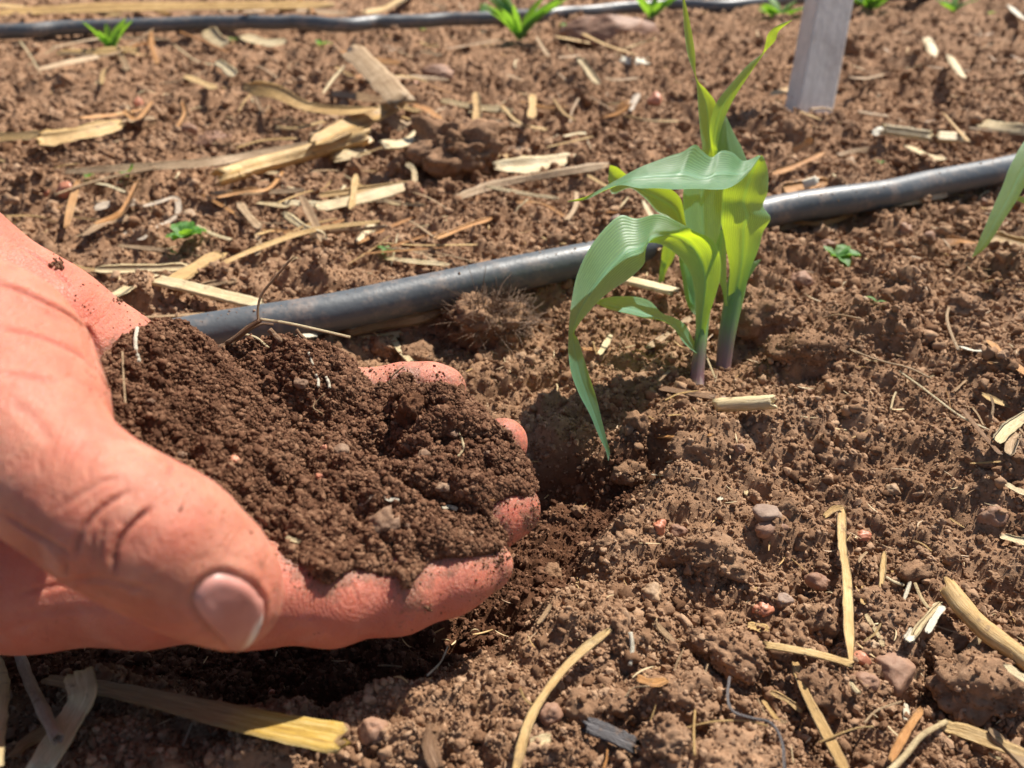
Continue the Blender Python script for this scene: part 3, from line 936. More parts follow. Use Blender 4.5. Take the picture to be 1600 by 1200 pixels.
MV = np.concatenate([MV] + sk)
tot = nr + 3
a = np.arange(tot * nb_).reshape(tot, nb_)
MF = np.stack([a[:-1], a[1:], np.roll(a[1:], -1, 1), np.roll(a[:-1], -1, 1)], -1).reshape(-1, 4)
heap = mesh_obj('soil_heap', MV, MF, M_moist)
tag(heap, 'heap of dark crumbly moist soil lying in the cupped palm', 'soil heap')
n = 170000
r = np.sqrt(rng.random(n)) ; r = np.where(rng.random(n) < 0.06, 1 - 0.05 * rng.random(n) ** 2, r)
j = rng.random(n) * nb_
p = mound_pts(r, j)
s_ = sizes(n, 0.00016, 0.0009, 3.0)
p[:, 2] += s_ * 0.3
hc = scatter_obj('heap_crumbs', p, rand_rot(n), s_[:, None] * rng.uniform(0.75, 1.3, (n, 3)), rng.integers(0, 8, n), PC_moist, parent=heap)
tag(hc, kind='stuff')
# crumbs caught on the skin round the heap
near_ = np.where((HV > BP.min(0) - .01).all(1) & (HV < BP.max(0) + .01).all(1))[0]
dd_ = np.full(len(near_), 1.0)
for b_ in BP[::2]: dd_ = np.minimum(dd_, np.linalg.norm(HV[near_] - b_, axis=1))
dirt[near_] = np.maximum(dirt[near_], np.exp(-(dd_ / .0045) ** 2))
hand.data.attributes['dirt'].data.foreach_set('value', dirt.astype(np.float32))
specks = []
for q_ in B2[::2]:
    if q_[0] > 440 or q_[1] < 560:
        for _ in range(3):
            x_, y_ = q_[0] + rnd.gauss(0, 9), q_[1] + rnd.gauss(0, 9)
            h = hand_bvh.ray_cast(CAM, ray(x_, y_).normalized(), 1.0)
            if h[0] is not None:
                z_ = rnd.uniform(1, 4) * (h[0] - CAM).length / FPX * .5; specks.append((tuple(h[0] + h[1] * z_ * .3), z_))
for (px, py, sp, k, s0) in ((87, 411, 5, 20, 6), (93, 416, 4, 14, 6), (184, 466, 5, 16, 5), (190, 470, 3, 8, 5), (245, 500, 8, 22, 5), (236, 520, 9, 20, 4), (125, 435, 40, 8, 3), (200, 500, 30, 22, 3), (130, 455, 14, 6, 3), (142, 487, 6, 6, 3),
                           (720, 575, 14, 12, 4), (585, 578, 12, 28, 5), (610, 576, 14, 22, 5), (560, 590, 14, 20, 4), (683, 590, 10, 14, 5), (640, 600, 30, 30, 3), (700, 590, 25, 14, 3),
                           (815, 790, 20, 40, 3), (838, 800, 10, 60, 4), (842, 760, 8, 60, 5), (835, 820, 8, 30, 4), (800, 820, 20, 14, 3), (790, 690, 10, 24, 5),
                           (670, 950, 4, 12, 5), (700, 925, 40, 26, 3), (770, 890, 14, 60, 4), (785, 870, 8, 50, 5), (560, 930, 70, 30, 2.5), (470, 890, 14, 30, 4), (455, 875, 8, 20, 4),
                           (284, 792, 3, 4, 4), (300, 760, 20, 10, 3), (345, 812, 12, 6, 3), (390, 825, 8, 5, 4), (330, 865, 50, 10, 2), (310, 890, 14, 7, 2.2), (250, 740, 60, 12, 2), (160, 590, 12, 16, 3), (180, 700, 30, 6, 2)):
    for _ in range(k):
        x_, y_ = px + rnd.gauss(0, sp), py + rnd.gauss(0, sp)
        h = hand_bvh.ray_cast(CAM, ray(x_, y_).normalized(), 1.0)
        if h[0] is None: continue
        s0_ = s0 * rnd.uniform(0.35, 1.0) * (h[0] - CAM).length / FPX * 0.5
        specks.append((tuple(h[0] + h[1] * s0_ * 0.3), s0_))
sp_ = np.array([q[0] for q in specks]); ss = np.array([q[1] for q in specks])
o = scatter_obj('skin_specks', sp_, rand_rot(len(sp_)), ss[:, None] * rng.uniform(.7, 1.3, (len(sp_), 3)), rng.integers(0, 8, len(sp_)), PC_moist, parent=heap)
tag(o, kind='stuff')

# ------------------------------------------------------------------ strips, stalks, roots
def at_height(px, py, z):
    d = ray(px, py); return CAM + d * ((CAM_H - z) / -d.z)

def lay(pts, lift=0.0, rest=0.85):
    """photo pixels -> points lying on the ground, each kept on its own line of sight from where the photograph was taken"""
    C = catmull([p[:2] for p in pts], max(8, 5 * len(pts)))
    P3 = hits(C)
    g = ground_h(P3[:, 0], P3[:, 1], False)
    t = np.linspace(0, 1, len(g))
    A = np.stack([np.ones_like(t), t], 1); co = np.linalg.lstsq(A, g, rcond=None)[0]; fit = A @ co
    dd = np.hypot(P3[:, 0], P3[:, 1]).mean()
    lift = lift + 0.0010 + 0.0030 * np.clip((dd - .3) / .4, 0, 1)
    z = fit + np.clip(rest * (g - fit).max(), 0, 0.006) + lift
    if len(pts) > 3: z = 0.5 * z + 0.5 * (np.convolve(np.pad(g, 3, 'edge'), np.ones(7) / 7, 'valid') + 0.002 + lift)
    return [at_height(c[0], c[1], zz) for c, zz in zip(C, z)]

def tube_mesh(P, W, T, n_around=12, flat=0.0, seed=0, ragged=0.4, hollow=False, open_side=False, up=None, curl=0.0):
    """P centre line, W half width per point, T half thickness per point"""
    r_ = np.random.default_rng(seed)
    P = np.array([tuple(p) for p in P]); m = len(P)
    tan = np.gradient(P, axis=0); tan /= np.linalg.norm(tan, axis=1)[:, None]
    upv = np.array(up if up is not None else (0, 0, 1.0))
    side = np.cross(tan, upv); side /= np.maximum(np.linalg.norm(side, axis=1), 1e-9)[:, None]
    nor = np.cross(side, tan)
    ph = np.linspace(0, 2 * np.pi, n_around + 1)
    L = np.concatenate([[0], np.cumsum(np.linalg.norm(np.diff(P, axis=0), axis=1))]); Lt = max(L[-1], 1e-9)
    V = []; S = []
    wob = 1 + 0.045 * r_.normal(size=(m, 1)) * (ragged > 0)
    tw = curl * np.linspace(-1, 1, m)
    prof = 1 + (0.10 + 0.10 * flat) * r_.normal(size=n_around + 1) * (ragged > 0); prof[-1] = prof[0]
    for i in range(m):
        c, s = np.cos(ph), np.sin(ph)
        e = 1 - 0.55 * flat
        a = np.sign(c) * np.abs(c) ** e * W[i] * prof * wob[i]; b = np.sign(s) * np.abs(s) ** 1.0 * T[i] * prof
        if flat: b = b + T[i] * 1.6 * (c * c - 0.5) * flat                    # a strip is slightly dished
        a2 = a * math.cos(tw[i]) - b * math.sin(tw[i]); b2 = a * math.sin(tw[i]) + b * math.cos(tw[i])
        q = P[i] + side[i] * a2[:, None] + nor[i] * b2[:, None]
        if i in (0, m - 1) and ragged:
            q = q + tan[i] * (r_.uniform(-1, 1, n_around + 1) * ragged * W[i] * 1.3)[:, None]
            q[-1] = q[0]
        V.append(q); S.append(np.stack([ph / (2 * np.pi), np.full(n_around + 1, L[i] / (W.max() * 14)), np.full(n_around + 1, L[i] / Lt)], 1))
    k = n_around + 1
    F = [(i * k + j, i * k + j + 1, (i + 1) * k + j + 1, (i + 1) * k + j) for i in range(m - 1) for j in range(n_around)]
    V = np.concatenate(V); S = np.concatenate(S)
    if hollow:
        # sunken ends show the tube is hollow
        for e, (i, sgn) in enumerate(((0, 1), (m - 1, -1))):
            base = len(V)
            ring = V[i * k:(i + 1) * k]
            inn = P[i] + (ring - P[i]) * 0.78; deep = inn + tan[i] * sgn * W[i] * 2.5
            V = np.concatenate([V, inn, deep, [deep.mean(0)]]); S = np.concatenate([S, np.zeros((2 * k + 1, 3))])
            for j in range(n_around):
                for a0, b0 in ((i * k, base), (base, base + k)):
                    f = (a0 + j, b0 + j, b0 + j + 1, a0 + j + 1); F.append(f if sgn > 0 else f[::-1])
                F.append((base + k + j, base + 2 * k, base + k + j + 1)[::(1 if sgn > 0 else -1)])
    else:
        for i, sgn in ((0, 1), (m - 1, -1)):
            V = np.concatenate([V, [V[i * k:(i + 1) * k].mean(0)]]); S = np.concatenate([S, [[0.5, S[i * k][1], 0]]])
            for j in range(n_around): F.append((i * k + j, len(V) - 1, i * k + j + 1)[::sgn])
    return V, F, S

def origin_to(o):
    """put the object's origin at its base"""
    me = o.data; n = len(me.vertices); co = np.empty(n * 3, np.float32); me.vertices.foreach_get('co', co); co = co.reshape(-1, 3)
    c = np.array([co[:, 0].mean(), co[:, 1].mean(), co[:, 2].min()]); co -= c
    me.vertices.foreach_set('co', co.ravel()); me.update(); o.location = Vector(c)
    return o

seedc = [100]
def straw(pts, wpx, shape, tone, label=None, group=None, lift=0.0, name=None, cat='straw', taper=(1, 1), world=None, curl=0.0, mat=None, parent=None):
    seedc[0] += 1
    P = world if world is not None else lay(pts, lift)
    P = [Vector(p) for p in P]
    m = len(P); sd_ = seedc[0]; r_ = random.Random(sd_)
    if group == GB: wpx = wpx * .98 + .5
    d = np.array([(p - CAM).length * 0.97 for p in P])
    w = wpx * 0.5 / FPX * (d if len(d) < 2 else d.mean() * np.ones(m))
    t = np.linspace(0, 1, m)
    w = w * (taper[0] * (1 - t) + taper[1] * t) 
    if shape == 'flat': w = w * np.clip(0.55 + 3 * np.minimum(t, 1 - t) * 1.5, 0.55, 1) * (1 + 0.12 * np.sin(t * 9 + sd_))
    T = {'flat': np.maximum(0.06 * w, 0.00007), 'tube': w * 0.92, 'half': w * 0.34, 'root': w}[shape]
    if shape == 'tube' : w = w * (1 + 0.05 * np.sin(t * 14 + sd_))
    if shape != 'root':
        off = 0.25 * w.mean() 
        P = [p + Vector((0, 0, (T.mean() if shape != 'flat' else off * 0.5))) for p in P]
    far_ = d.mean() > .38
    if shape in ('flat', 'half'):
        lean = r_.gauss(.75, .3) if far_ else r_.gauss(.30, .25)
        P = [p + Vector((0, 0, w.mean() * (.45 if far_ else .2))) for p in P]
    else: lean = 0
    V, F, S = tube_mesh(P, w, T, {'flat': 12, 'tube': 16, 'half': 14, 'root': 6}[shape], flat={'flat': 1.0, 'tube': 0, 'half': 0.5, 'root': 0}[shape],
                        seed=sd_, ragged={'flat': 0.8, 'tube': 0.5, 'half': 0.7, 'root': 0}[shape], hollow=shape == 'tube', curl=curl, up=(0, -lean, 1))
    o = mesh_obj(name or {'flat': 'straw_leaf', 'tube': 'straw_stalk', 'half': 'straw_strip', 'root': 'root_fibre'}[shape], V, F, mat or STRAW[tone], attrs={'st': S}, parent=parent)
    if parent is None:
        origin_to(o); tag(o, label, cat, group)
    return o

GB = 'dry straw on the soil behind the near pipe'
GF = 'dry straw in the foreground'
GR = 'dry straw at the right of the bed'
S_ = straw
# ---- behind the near pipe
S_([(385, 142), (430, 148), (480, 172), (540, 180), (590, 176)], 24, 'flat', 'gold', 'curled golden maize leaf lying across the top of the straw pile', GB, lift=.012, curl=.5)
S_([(552, 92), (590, 130), (628, 172)], 32, 'half', 'tan', 'thick tan stub of stalk leaning over the top of the straw pile', GB, lift=.014)
S_([(345, 290), (400, 272), (460, 256), (525, 238), (578, 224)], 23, 'tube', 'gold', 'stout shiny yellow stalk at the middle of the straw pile', GB, lift=.003)
S_([(105, 271), (220, 264), (330, 256), (430, 238), (520, 222)], 10, 'flat', 'tan', 'long thin straw pointing left from the straw pile', GB, lift=.003)
S_([(490, 232), (540, 207), (590, 185), (632, 166)], 26, 'flat', 'gold', 'broad golden blade slanting up beside the stout yellow stalk', GB, lift=.010)
S_([(600, 236), (635, 232), (668, 204)], 20, 'half', 'pale', 'short hollow pale stub at the right end of the straw pile', GB, lift=.006)
S_([(-20, 220), (30, 217), (62, 214)], 13, 'flat', 'gold', 'golden straw cut by the left edge between the two pipes', GB)
S_([(62, 224), (130, 213), (192, 198)], 17, 'flat', 'gold', 'broad golden straw left of the pile, beside the one cut by the edge', GB, lift=.002)
S_([(498, 330), (570, 314), (645, 293)], 20, 'flat', 'pale', 'wide pale shred under the stout yellow stalk', GB, lift=.002)
S_([(500, 308), (560, 300), (640, 288)], 10, 'flat', 'gold', 'narrow golden shred lying along the wide pale shred', GB, lift=.002)
S_([(775, 265), (835, 262), (898, 252)], 24, 'flat', 'pale', 'pale flat husk right of the large dark clod', GB, lift=.002)
S_([(778, 246), (830, 250), (880, 246)], 10, 'flat', 'gold', 'thin golden sliver behind the pale flat husk', GB, lift=.002)
S_([(712, 313), (780, 291), (860, 276), (952, 261)], 11, 'flat', 'tan', 'long tan blade running right from under the large dark clod', GB, lift=.001)
S_([(680, 376), (725, 358), (770, 343)], 10, 'flat', 'orange', 'orange straw just above the middle of the near pipe', GB, lift=.002)
S_([(612, 386), (650, 374), (690, 362)], 6, 'flat', 'orange', 'thin dark orange straw left of the orange straw', GB, lift=.001)
S_([(600, 404), (650, 410), (702, 415)], 9, 'flat', 'pale', 'pale straw beside the tiny weed above the near pipe', GB, lift=.001)
S_([(318, 428), (400, 392), (490, 362), (592, 349)], 9, 'flat', 'gold', 'long thin golden straw rising right of the green weed', GB, lift=.003)
S_([(150, 425), (220, 424), (292, 421)], 13, 'flat', 'pale', 'straight pale straw level with the top of the palm', GB, lift=.002)
S_([(268, 446), (305, 422), (347, 398)], 24, 'flat', 'gold', 'short broad golden blade between the palm and the green weed', GB, lift=.004)
S_([(212, 438), (270, 449), (340, 466), (404, 482)], 23, 'half', 'pale', 'splintered pale stalk ending at the near pipe', GB, lift=.003)
S_([(180, 468), (215, 446), (252, 433)], 26, 'flat', 'pale', 'broad pale shred half hidden behind the palm', GB, lift=.001)
S_([(222, 497), (280, 494), (335, 490)], 8, 'flat', 'tan', 'thin straw between the palm and the near pipe', GB, lift=.001)
S_([(300, 455), (330, 446), (370, 440)], 12, 'flat', 'tan', 'dull tan shred behind the splintered pale stalk', GB)
S_([(470, 308), (487, 342), (505, 378)], 12, 'flat', 'tan', 'tan straw standing across the thin ones below the pile', GB, lift=.003)
S_([(556, 274), (553, 300), (549, 328)], 9, 'flat', 'gold', 'short upright golden sliver crossing the wide pale shred', GB, lift=.006)
S_([(373, 320), (388, 340), (406, 360)], 12, 'flat', 'tan', 'short tan stub left of the tan straw below the pile', GB, lift=.002)
S_([(402, 362), (404, 385), (402, 402)], 10, 'flat', 'tan', 'short blunt tan straw below the short tan stub', GB)
S_([(562, 382), (574, 368), (588, 350)], 14, 'flat', 'pale', 'small bright chip of stalk at the end of the long thin straw', GB, lift=.001)
S_([(104, 358), (112, 322), (122, 284)], 9, 'flat', 'orange', 'orange straw pointing up left of the small weeds', GB, lift=.003)
S_([(150, 352), (185, 338), (200, 318), (216, 284)], 10, 'flat', 'orange', 'bent orange straw beside the small weeds', GB, lift=.003)
S_([(130, 372), (165, 350), (205, 342)], 12, 'flat', 'tan', 'flat tan leaf above the edge of the palm', GB)
S_([(150, 330), (180, 322), (215, 322)], 13, 'flat', 'grey', 'weathered grey shred above the edge of the palm', GB)
S_([(225, 325), (250, 318), (275, 312), (276, 340), (240, 360)], 9, 'flat', 'grey', 'hooked grey shred left of the green weed', GB)
S_([(196, 364), (215, 371), (228, 376)], 11, 'flat', 'grey', 'small grey curl left of the green weed', GB)
S_([(340, 310), (385, 300), (420, 296), (442, 270)], 8, 'flat', 'orange', 'bent orange blade below the stout yellow stalk', GB, lift=.002)
S_([(410, 360), (450, 364), (500, 368)], 7, 'flat', 'orange', 'thin orange straw beneath the long thin golden one', GB)
S_([(330, 304), (400, 304), (475, 300)], 9, 'flat', 'tan', 'tan straw lying level under the stout yellow stalk', GB)
S_([(744, 148), (746, 170), (746, 196)], 13, 'flat', 'gold', 'short golden stub pointing away, above the large dark clod', GB, lift=.006)
S_([(832, 150), (832, 170), (830, 188)], 11, 'flat', 'gold', 'small golden stub right of the one above the dark clod', GB, lift=.005)
S_([(690, 160), (740, 170), (800, 176)], 12, 'flat', 'pale', 'level pale straw behind the large dark clod', GB, lift=.002)
S_([(520, 150), (560, 155), (600, 162)], 13, 'flat', 'tan', 'tan shred half under the thick tan stub', GB, lift=.004)
S_([(640, 165), (665, 172), (690, 190)], 10, 'flat', 'orange', 'orange shred right of the straw pile', GB, lift=.002)
S_([(605, 165), (612, 190), (632, 205)], 14, 'flat', 'tan', 'split tan shred behind the hollow pale stub', GB, lift=.004)
S_([(525, 255), (550, 250), (572, 243)], 22, 'half', 'pale', 'short pale slab touching the end of the stout yellow stalk', GB)
S_([(635, 258), (646, 268), (648, 288)], 7, 'flat', 'pale', 'tiny upright pale sliver left of the large dark clod', GB, lift=.002)
S_([(905, 95), (918, 112), (935, 136)], 14, 'flat', 'pale', 'pale sliver left of the bright chip near the big rock', GB, lift=.004)
S_([(985, 175), (990, 162), (998, 148)], 9, 'flat', 'grey', 'small upright grey shred above the maize leaf', GB, lift=.004)
S_([(938, 190), (960, 182), (984, 166)], 18, 'flat', 'orange', 'short wide orange husk above the maize leaf tip', GB, lift=.003)
S_([(180, 70), (200, 110), (190, 104)], 5, 'flat', 'tan', 'tiny tan sliver near the small plant at the far pipe', GB)
S_([(325, 52), (335, 64), (352, 78)], 20, 'flat', 'pale', 'leftmost pale chip just in front of the far pipe', GB, lift=.002)
S_([(380, 60), (410, 70), (445, 72)], 15, 'flat', 'pale', 'pale husk in front of the far pipe, right of the leftmost chip', GB, lift=.002)
S_([(340, 100), (352, 108), (368, 122)], 12, 'flat', 'pale', 'small pale chip below the chips at the far pipe', GB)
S_([(90, 86), (150, 84), (215, 80)], 8, 'flat', 'gold', 'thin golden straw just in front of the far pipe', GB)
S_([(60, 112), (110, 100), (160, 90)], 9, 'flat', 'tan', 'dull straw under the small plant at the far pipe', GB)
S_([(-20, 27), (120, 20), (300, 16), (520, 14)], 16, 'flat', 'gold', 'very long golden straw lying beyond the far pipe', GB, lift=.004)
S_([(-20, 12), (20, 14), (62, 20)], 12, 'flat', 'gold', 'golden straw beyond the far pipe at the top left corner', GB, lift=.006)
S_([(380, 22), (450, 20), (540, 24)], 10, 'flat', 'tan', 'tan straw overlapping the end of the very long one', GB, lift=.003)
S_([(200, 165), (205, 190), (222, 186)], 5, 'flat', 'tan', 'faint thin straw below the small plant', GB)
S_([(195, 175), (215, 188), (238, 160)], 7, 'flat', 'orange', 'forked orange straw left of the pile', GB, lift=.003)
S_([(285, 160), (290, 180), (275, 205)], 7, 'flat', 'orange', 'upright orange straw above the pink pebble', GB, lift=.003)
S_([(1365, 214), (1375, 208), (1385, 205)], 12, 'flat', 'white', 'white tip beside the pale stalk right of the stake', GB)
S_([(1378, 210), (1415, 215), (1452, 220)], 15, 'half', 'pale', 'pale stalk lying right of the stake, left of the blunt piece', GB, lift=.003)
S_([(1464, 222), (1480, 223), (1498, 224)], 17, 'half', 'pale', 'short blunt pale piece beside the pale stalk right of the stake', GB, lift=.003)
S_([(1418, 232), (1445, 246), (1472, 254)], 13, 'flat', 'pale', 'pale shred under the blunt piece, above the near pipe', GB, lift=.001)
S_([(1535, 200), (1570, 206), (1625, 212)], 14, 'half', 'pale', 'pale stalk cut by the right edge above the near pipe', GB, lift=.003)
S_([(1446, 64), (1452, 76), (1457, 92)], 12, 'flat', 'pale', 'upper of two pale chips far right of the stake', GB, lift=.004)
S_([(1482, 90), (1490, 106), (1503, 125)], 13, 'flat', 'pale', 'lower of two pale chips far right of the stake', GB, lift=.004)
S_([(1575, 12), (1590, 28), (1602, 36)], 12, 'flat', 'white', 'white chip in the top right corner', GB, lift=.004)
S_([(1206, 274), (1245, 260), (1287, 240)], 9, 'flat', 'orange', 'orange straw with a pale end between the maize and the far stalks', GB, lift=.003)
S_([(1222, 302), (1250, 295), (1292, 290)], 18, 'flat', 'orange', 'orange husk against the back of the near pipe', GB)
S_([(1252, 296), (1262, 292), (1274, 288)], 13, 'half', 'white', 'round white chip on the orange husk behind the pipe', GB, lift=.004)
S_([(1218, 362), (1270, 345), (1352, 325)], 12, 'flat', 'tan', 'tan strip tucked under the front of the near pipe', GR)
S_([(1240, 350), (1290, 350), (1345, 330)], 8, 'flat', 'orange', 'second strip under the front of the near pipe, closer to the maize', GR)
S_([(1385, 322), (1430, 315), (1478, 306)], 12, 'flat', 'tan', 'tan strip under the pipe near the right leaf', GR)
S_([(1472, 378), (1500, 378), (1525, 384)], 13, 'flat', 'orange', 'orange shred left of the tip of the right leaf', GR)
S_([(1548, 372), (1575, 380), (1620, 392)], 17, 'flat', 'gold', 'golden shred right of the tip of the right leaf', GR)
# ---- along the pipe, centre
S_([(545, 522), (600, 510), (660, 500), (712, 470)], 22, 'half', 'tan', 'brown stalk tucked below the near pipe left of the root clump', GR, lift=.001)
S_([(560, 532), (620, 524), (680, 512)], 9, 'flat', 'pale', 'pale strip in front of the brown stalk below the pipe', GR)
S_([(535, 512), (550, 512), (560, 508)], 8, 'flat', 'white', 'small cream chip under the near pipe', GR, lift=.002)
S_([(465, 527), (480, 525), (495, 524)], 10, 'flat', 'white', 'cream chip behind the top of the soil heap', GR, lift=.004)
S_([(612, 527), (624, 548), (642, 568)], 11, 'half', 'pale', 'pale stub standing just behind the little finger', GR, lift=.003)
S_([(962, 438), (1005, 448), (1052, 460)], 20, 'half', 'pale', 'thick pale stalk behind the maize stems', GR, lift=.003)
S_([(1010, 545), (1050, 518), (1082, 494)], 9, 'flat', 'tan', 'thin tan straw leaning to the left maize stem', GR)
S_([(908, 547), (938, 548), (968, 547)], 7, 'half', 'orange', 'short orange straw behind the drooping maize leaf', GR)
S_([(936, 555), (946, 540), (955, 524)], 9, 'flat', 'pale', 'pale chip crossing the short orange straw', GR, lift=.002)
S_([(1020, 683), (1062, 685), (1112, 682)], 9, 'half', 'orange', 'bright orange straw below the cut stub by the maize', GR, lift=.001)
S_([(1118, 643), (1158, 641), (1206, 638)], 23, 'tube', 'pale', 'short cut stub of pale stalk in front of the maize stems', GR, lift=.001)
S_([(1138, 630), (1150, 625), (1160, 630)], 8, 'flat', 'white', 'white flake behind the short cut stub', GR)
S_([(1030, 610), (1070, 617), (1112, 624)], 15, 'half', 'brown', 'dark brown bark strip in shade of the maize', GR)
# ---- foreground
S_([(1316, 794), (1316, 850), (1324, 905), (1326, 960), (1329, 1034)], 14, 'flat', 'gold', 'long flat golden straw standing out right of the middle, folded at its top', GF, lift=.003, curl=.15)
S_([(1288, 808), (1302, 797), (1316, 793)], 9, 'flat', 'gold', 'folded-over end of the long flat golden straw', GF, lift=.004)
S_([(1196, 1011), (1230, 1016), (1280, 1026), (1328, 1040)], 12, 'half', 'gold', 'golden straw meeting the foot of the long flat one', GF, lift=.002)
S_([(1382, 862), (1379, 895), (1376, 928)], 7, 'flat', 'gold', 'thin short straw right of the long flat golden one', GF, lift=.002)
S_([(1476, 926), (1515, 975), (1555, 1010), (1625, 1060)], 28, 'tube', 'gold', 'stout round stalk running out at the right edge', GF, lift=.004)
S_([(953, 985), (905, 1022), (862, 1070), (826, 1130), (803, 1215)], 11, 'flat', 'gold', 'long curved straw sweeping down to the bottom edge', GF, lift=.003)
S_([(1243, 1038), (1258, 1085), (1283, 1135), (1325, 1215)], 12, 'flat', 'gold', 'dull straw running from the reddish stone to the bottom edge', GF, lift=.002)
S_([(1440, 1108), (1415, 1145), (1390, 1190)], 10, 'flat', 'orange', 'bright orange splinter at the bottom right', GF, lift=.003)
S_([(1468, 1135), (1520, 1150), (1620, 1190)], 17, 'flat', 'gold', 'broad golden blade under the big clod at bottom right', GF, lift=.004)
S_([(1478, 1128), (1440, 1150), (1415, 1180), (1385, 1210)], 8, 'root', 'pale', 'pale bent root end crossing the golden blade at bottom right', GF, lift=.003, cat='root')
S_([(1545, 1140), (1570, 1165), (1610, 1205)], 11, 'flat', 'tan', 'tan straw in the bottom right corner', GF, lift=.004)
S_([(1572, 1040), (1590, 1055), (1610, 1065)], 9, 'flat', 'pale', 'pale shred resting on the big clod at bottom right', GF, lift=.010)
S_([(1545, 533), (1570, 558), (1612, 592)], 10, 'flat', 'orange', 'orange straw at the right edge, level with the stem bases', GR, lift=.002)
S_([(1502, 640), (1530, 675), (1562, 712)], 7, 'half', 'brown', 'thin brown twig left of the pale pieces at the right edge', GR, lift=.002)
S_([(1556, 692), (1575, 670), (1610, 645)], 12, 'flat', 'pale', 'broad pale shred at the right edge, upper one', GR, lift=.003)
S_([(1575, 712), (1580, 690), (1590, 680)], 13, 'flat', 'tan', 'broad tan shred under the pale one at the right edge', GR, lift=.001)
S_([(1534, 616), (1565, 630), (1612, 646)], 7, 'flat', 'gold', 'thin golden straw above the broad pale shred', GR, lift=.002)
S_([(1500, 542), (1522, 549), (1550, 548)], 8, 'flat', 'white', 'thin bleached straw touching the orange one at the right edge', GR, lift=.001)
S_([(1564, 838), (1585, 844), (1612, 850)], 12, 'flat', 'pale', 'pale chip at the right edge above the stout round stalk', GF, lift=.001)
S_([(1572, 758), (1590, 768), (1612, 775)], 10, 'flat', 'pale', 'pale husk at the right edge below the tan shred', GF, lift=.001)
S_([(1584, 830), (1592, 850), (1600, 862)], 7, 'flat', 'orange', 'orange sliver at the right edge beside the pale chip', GF)
S_([(75, 1068), (150, 1080), (230, 1096), (330, 1120), (430, 1143), (528, 1162)], 40, 'half', 'gold', 'straw with the hand shadow painted in as brown and a bright yellow frayed end below the fingers', GF, lift=.004, taper=(.45, 1.1), mat=M_yellow)
S_([(-14, 1030), (0, 1080), (-6, 1140), (-14, 1210)], 26, 'half', 'pale', 'weathered stalk cut by the left edge in the bottom corner', GF, lift=.012)
S_([(30, 1022), (48, 1070), (72, 1120), (92, 1160)], 13, 'tube', 'grey', 'thin grey straw leaning between the two weathered stalks', GF, lift=.012)
S_([(128, 1060), (134, 1095), (112, 1135), (70, 1205)], 30, 'half', 'pale', 'splintered weathered stalk standing in the bottom left corner', GF, lift=.010)
S_([(22, 1185), (50, 1160), (100, 1135)], 18, 'half', 'tan', 'tan shred low in the bottom left corner', GF, lift=.008)
S_([(678, 1142), (672, 1168), (684, 1205)], 22, 'half', 'brown', 'stubby brown twig at the bottom edge left of the curved straw', GF, lift=.002, cat='twig', name='twig')
S_([(912, 1136), (945, 1148), (992, 1170)], 24, 'half', 'charcoal', 'dark grey charred stick at the bottom edge', GF, lift=.002, cat='stick', name='charred_stick')
S_([(985, 988), (988, 1012), (984, 1040)], 7, 'root', 'white', 'white rootlet beside the tip of the curved straw', GF, lift=.002, cat='root')
S_([(1085, 998), (1100, 992), (1122, 990)], 15, 'flat', 'white', 'torn white chip in the middle of the foreground', GF, lift=.001, cat='chip', name='chip')
S_([(1160, 1033), (1170, 1034), (1181, 1032)], 8, 'flat', 'white', 'small white chip left of the golden straw in the foreground', GF, lift=.001, cat='chip', name='chip')
S_([(1168, 978), (1182, 981), (1200, 985)], 12, 'flat', 'gold', 'short golden chip above the torn white chip', GF, cat='chip', name='chip')
S_([(1167, 775), (1175, 762), (1186, 752)], 12, 'flat', 'pale', 'short pale chip above the flat greyish stone', GF, cat='chip', name='chip')
S_([(1118, 783), (1130, 778), (1142, 770)], 6, 'flat', 'white', 'tiny white curl left of the short pale chip', GF, cat='chip', name='chip')
S_([(1020, 742), (1027, 744), (1034, 744)], 10, 'flat', 'white', 'white fleck below the drooping leaf tip', GF, cat='chip', name='chip')
S_([(1424, 1000), (1440, 975), (1470, 942)], 8, 'flat', 'pale', 'pale frayed shred left of the stout round stalk', GF, lift=.004)
S_([(1448, 990), (1462, 965), (1474, 948)], 8, 'flat', 'white', 'second frayed shred touching the stout round stalk', GF, lift=.005)
S_([(1418, 1002), (1424, 990), (1432, 982)], 11, 'flat', 'white', 'small cream chip left of the pale frayed shred', GF, lift=.003, cat='chip', name='chip')
S_([(1486, 1040), (1510, 1020), (1535, 992)], 8, 'flat', 'pale', 'torn pale leaf between the clod and the stout round stalk', GF, lift=.003)
S_([(1430, 912), (1440, 935), (1452, 952)], 5, 'root', 'pale', 'thin pale rootlet above the frayed shreds', GF, lift=.003, cat='root')
S_([(1412, 938), (1418, 922), (1422, 910)], 6, 'flat', 'white', 'short white sliver above the reddish stone', GF, lift=.002)
S_([(1384, 902), (1398, 910), (1412, 914)], 5, 'root', 'pale', 'pale fibre right of the thin short straw', GF, lift=.002, cat='root')
S_([(1350, 915), (1352, 930), (1348, 945)], 6, 'flat', 'gold', 'small golden sliver beside the long flat straw', GF)
S_([(1352, 960), (1370, 990), (1380, 1010)], 6, 'flat', 'pale', 'pale straw under the clods right of the long flat straw', GF)
S_([(1022, 975), (1040, 992), (1050, 1008)], 9, 'flat', 'tan', 'tan shred right of the white rootlet', GF, lift=.001)
S_([(995, 1060), (1020, 1068), (1042, 1064)], 11, 'flat', 'orange', 'orange shred on the clods below the white rootlet', GF, lift=.004)
S_([(840, 975), (850, 962), (860, 945)], 7, 'flat', 'tan', 'short straw in the shade beside the fingertips', GF)
S_([(1105, 898), (1115, 902), (1128, 908)], 6, 'flat', 'white', 'tiny white sliver above the short golden chip', GF)
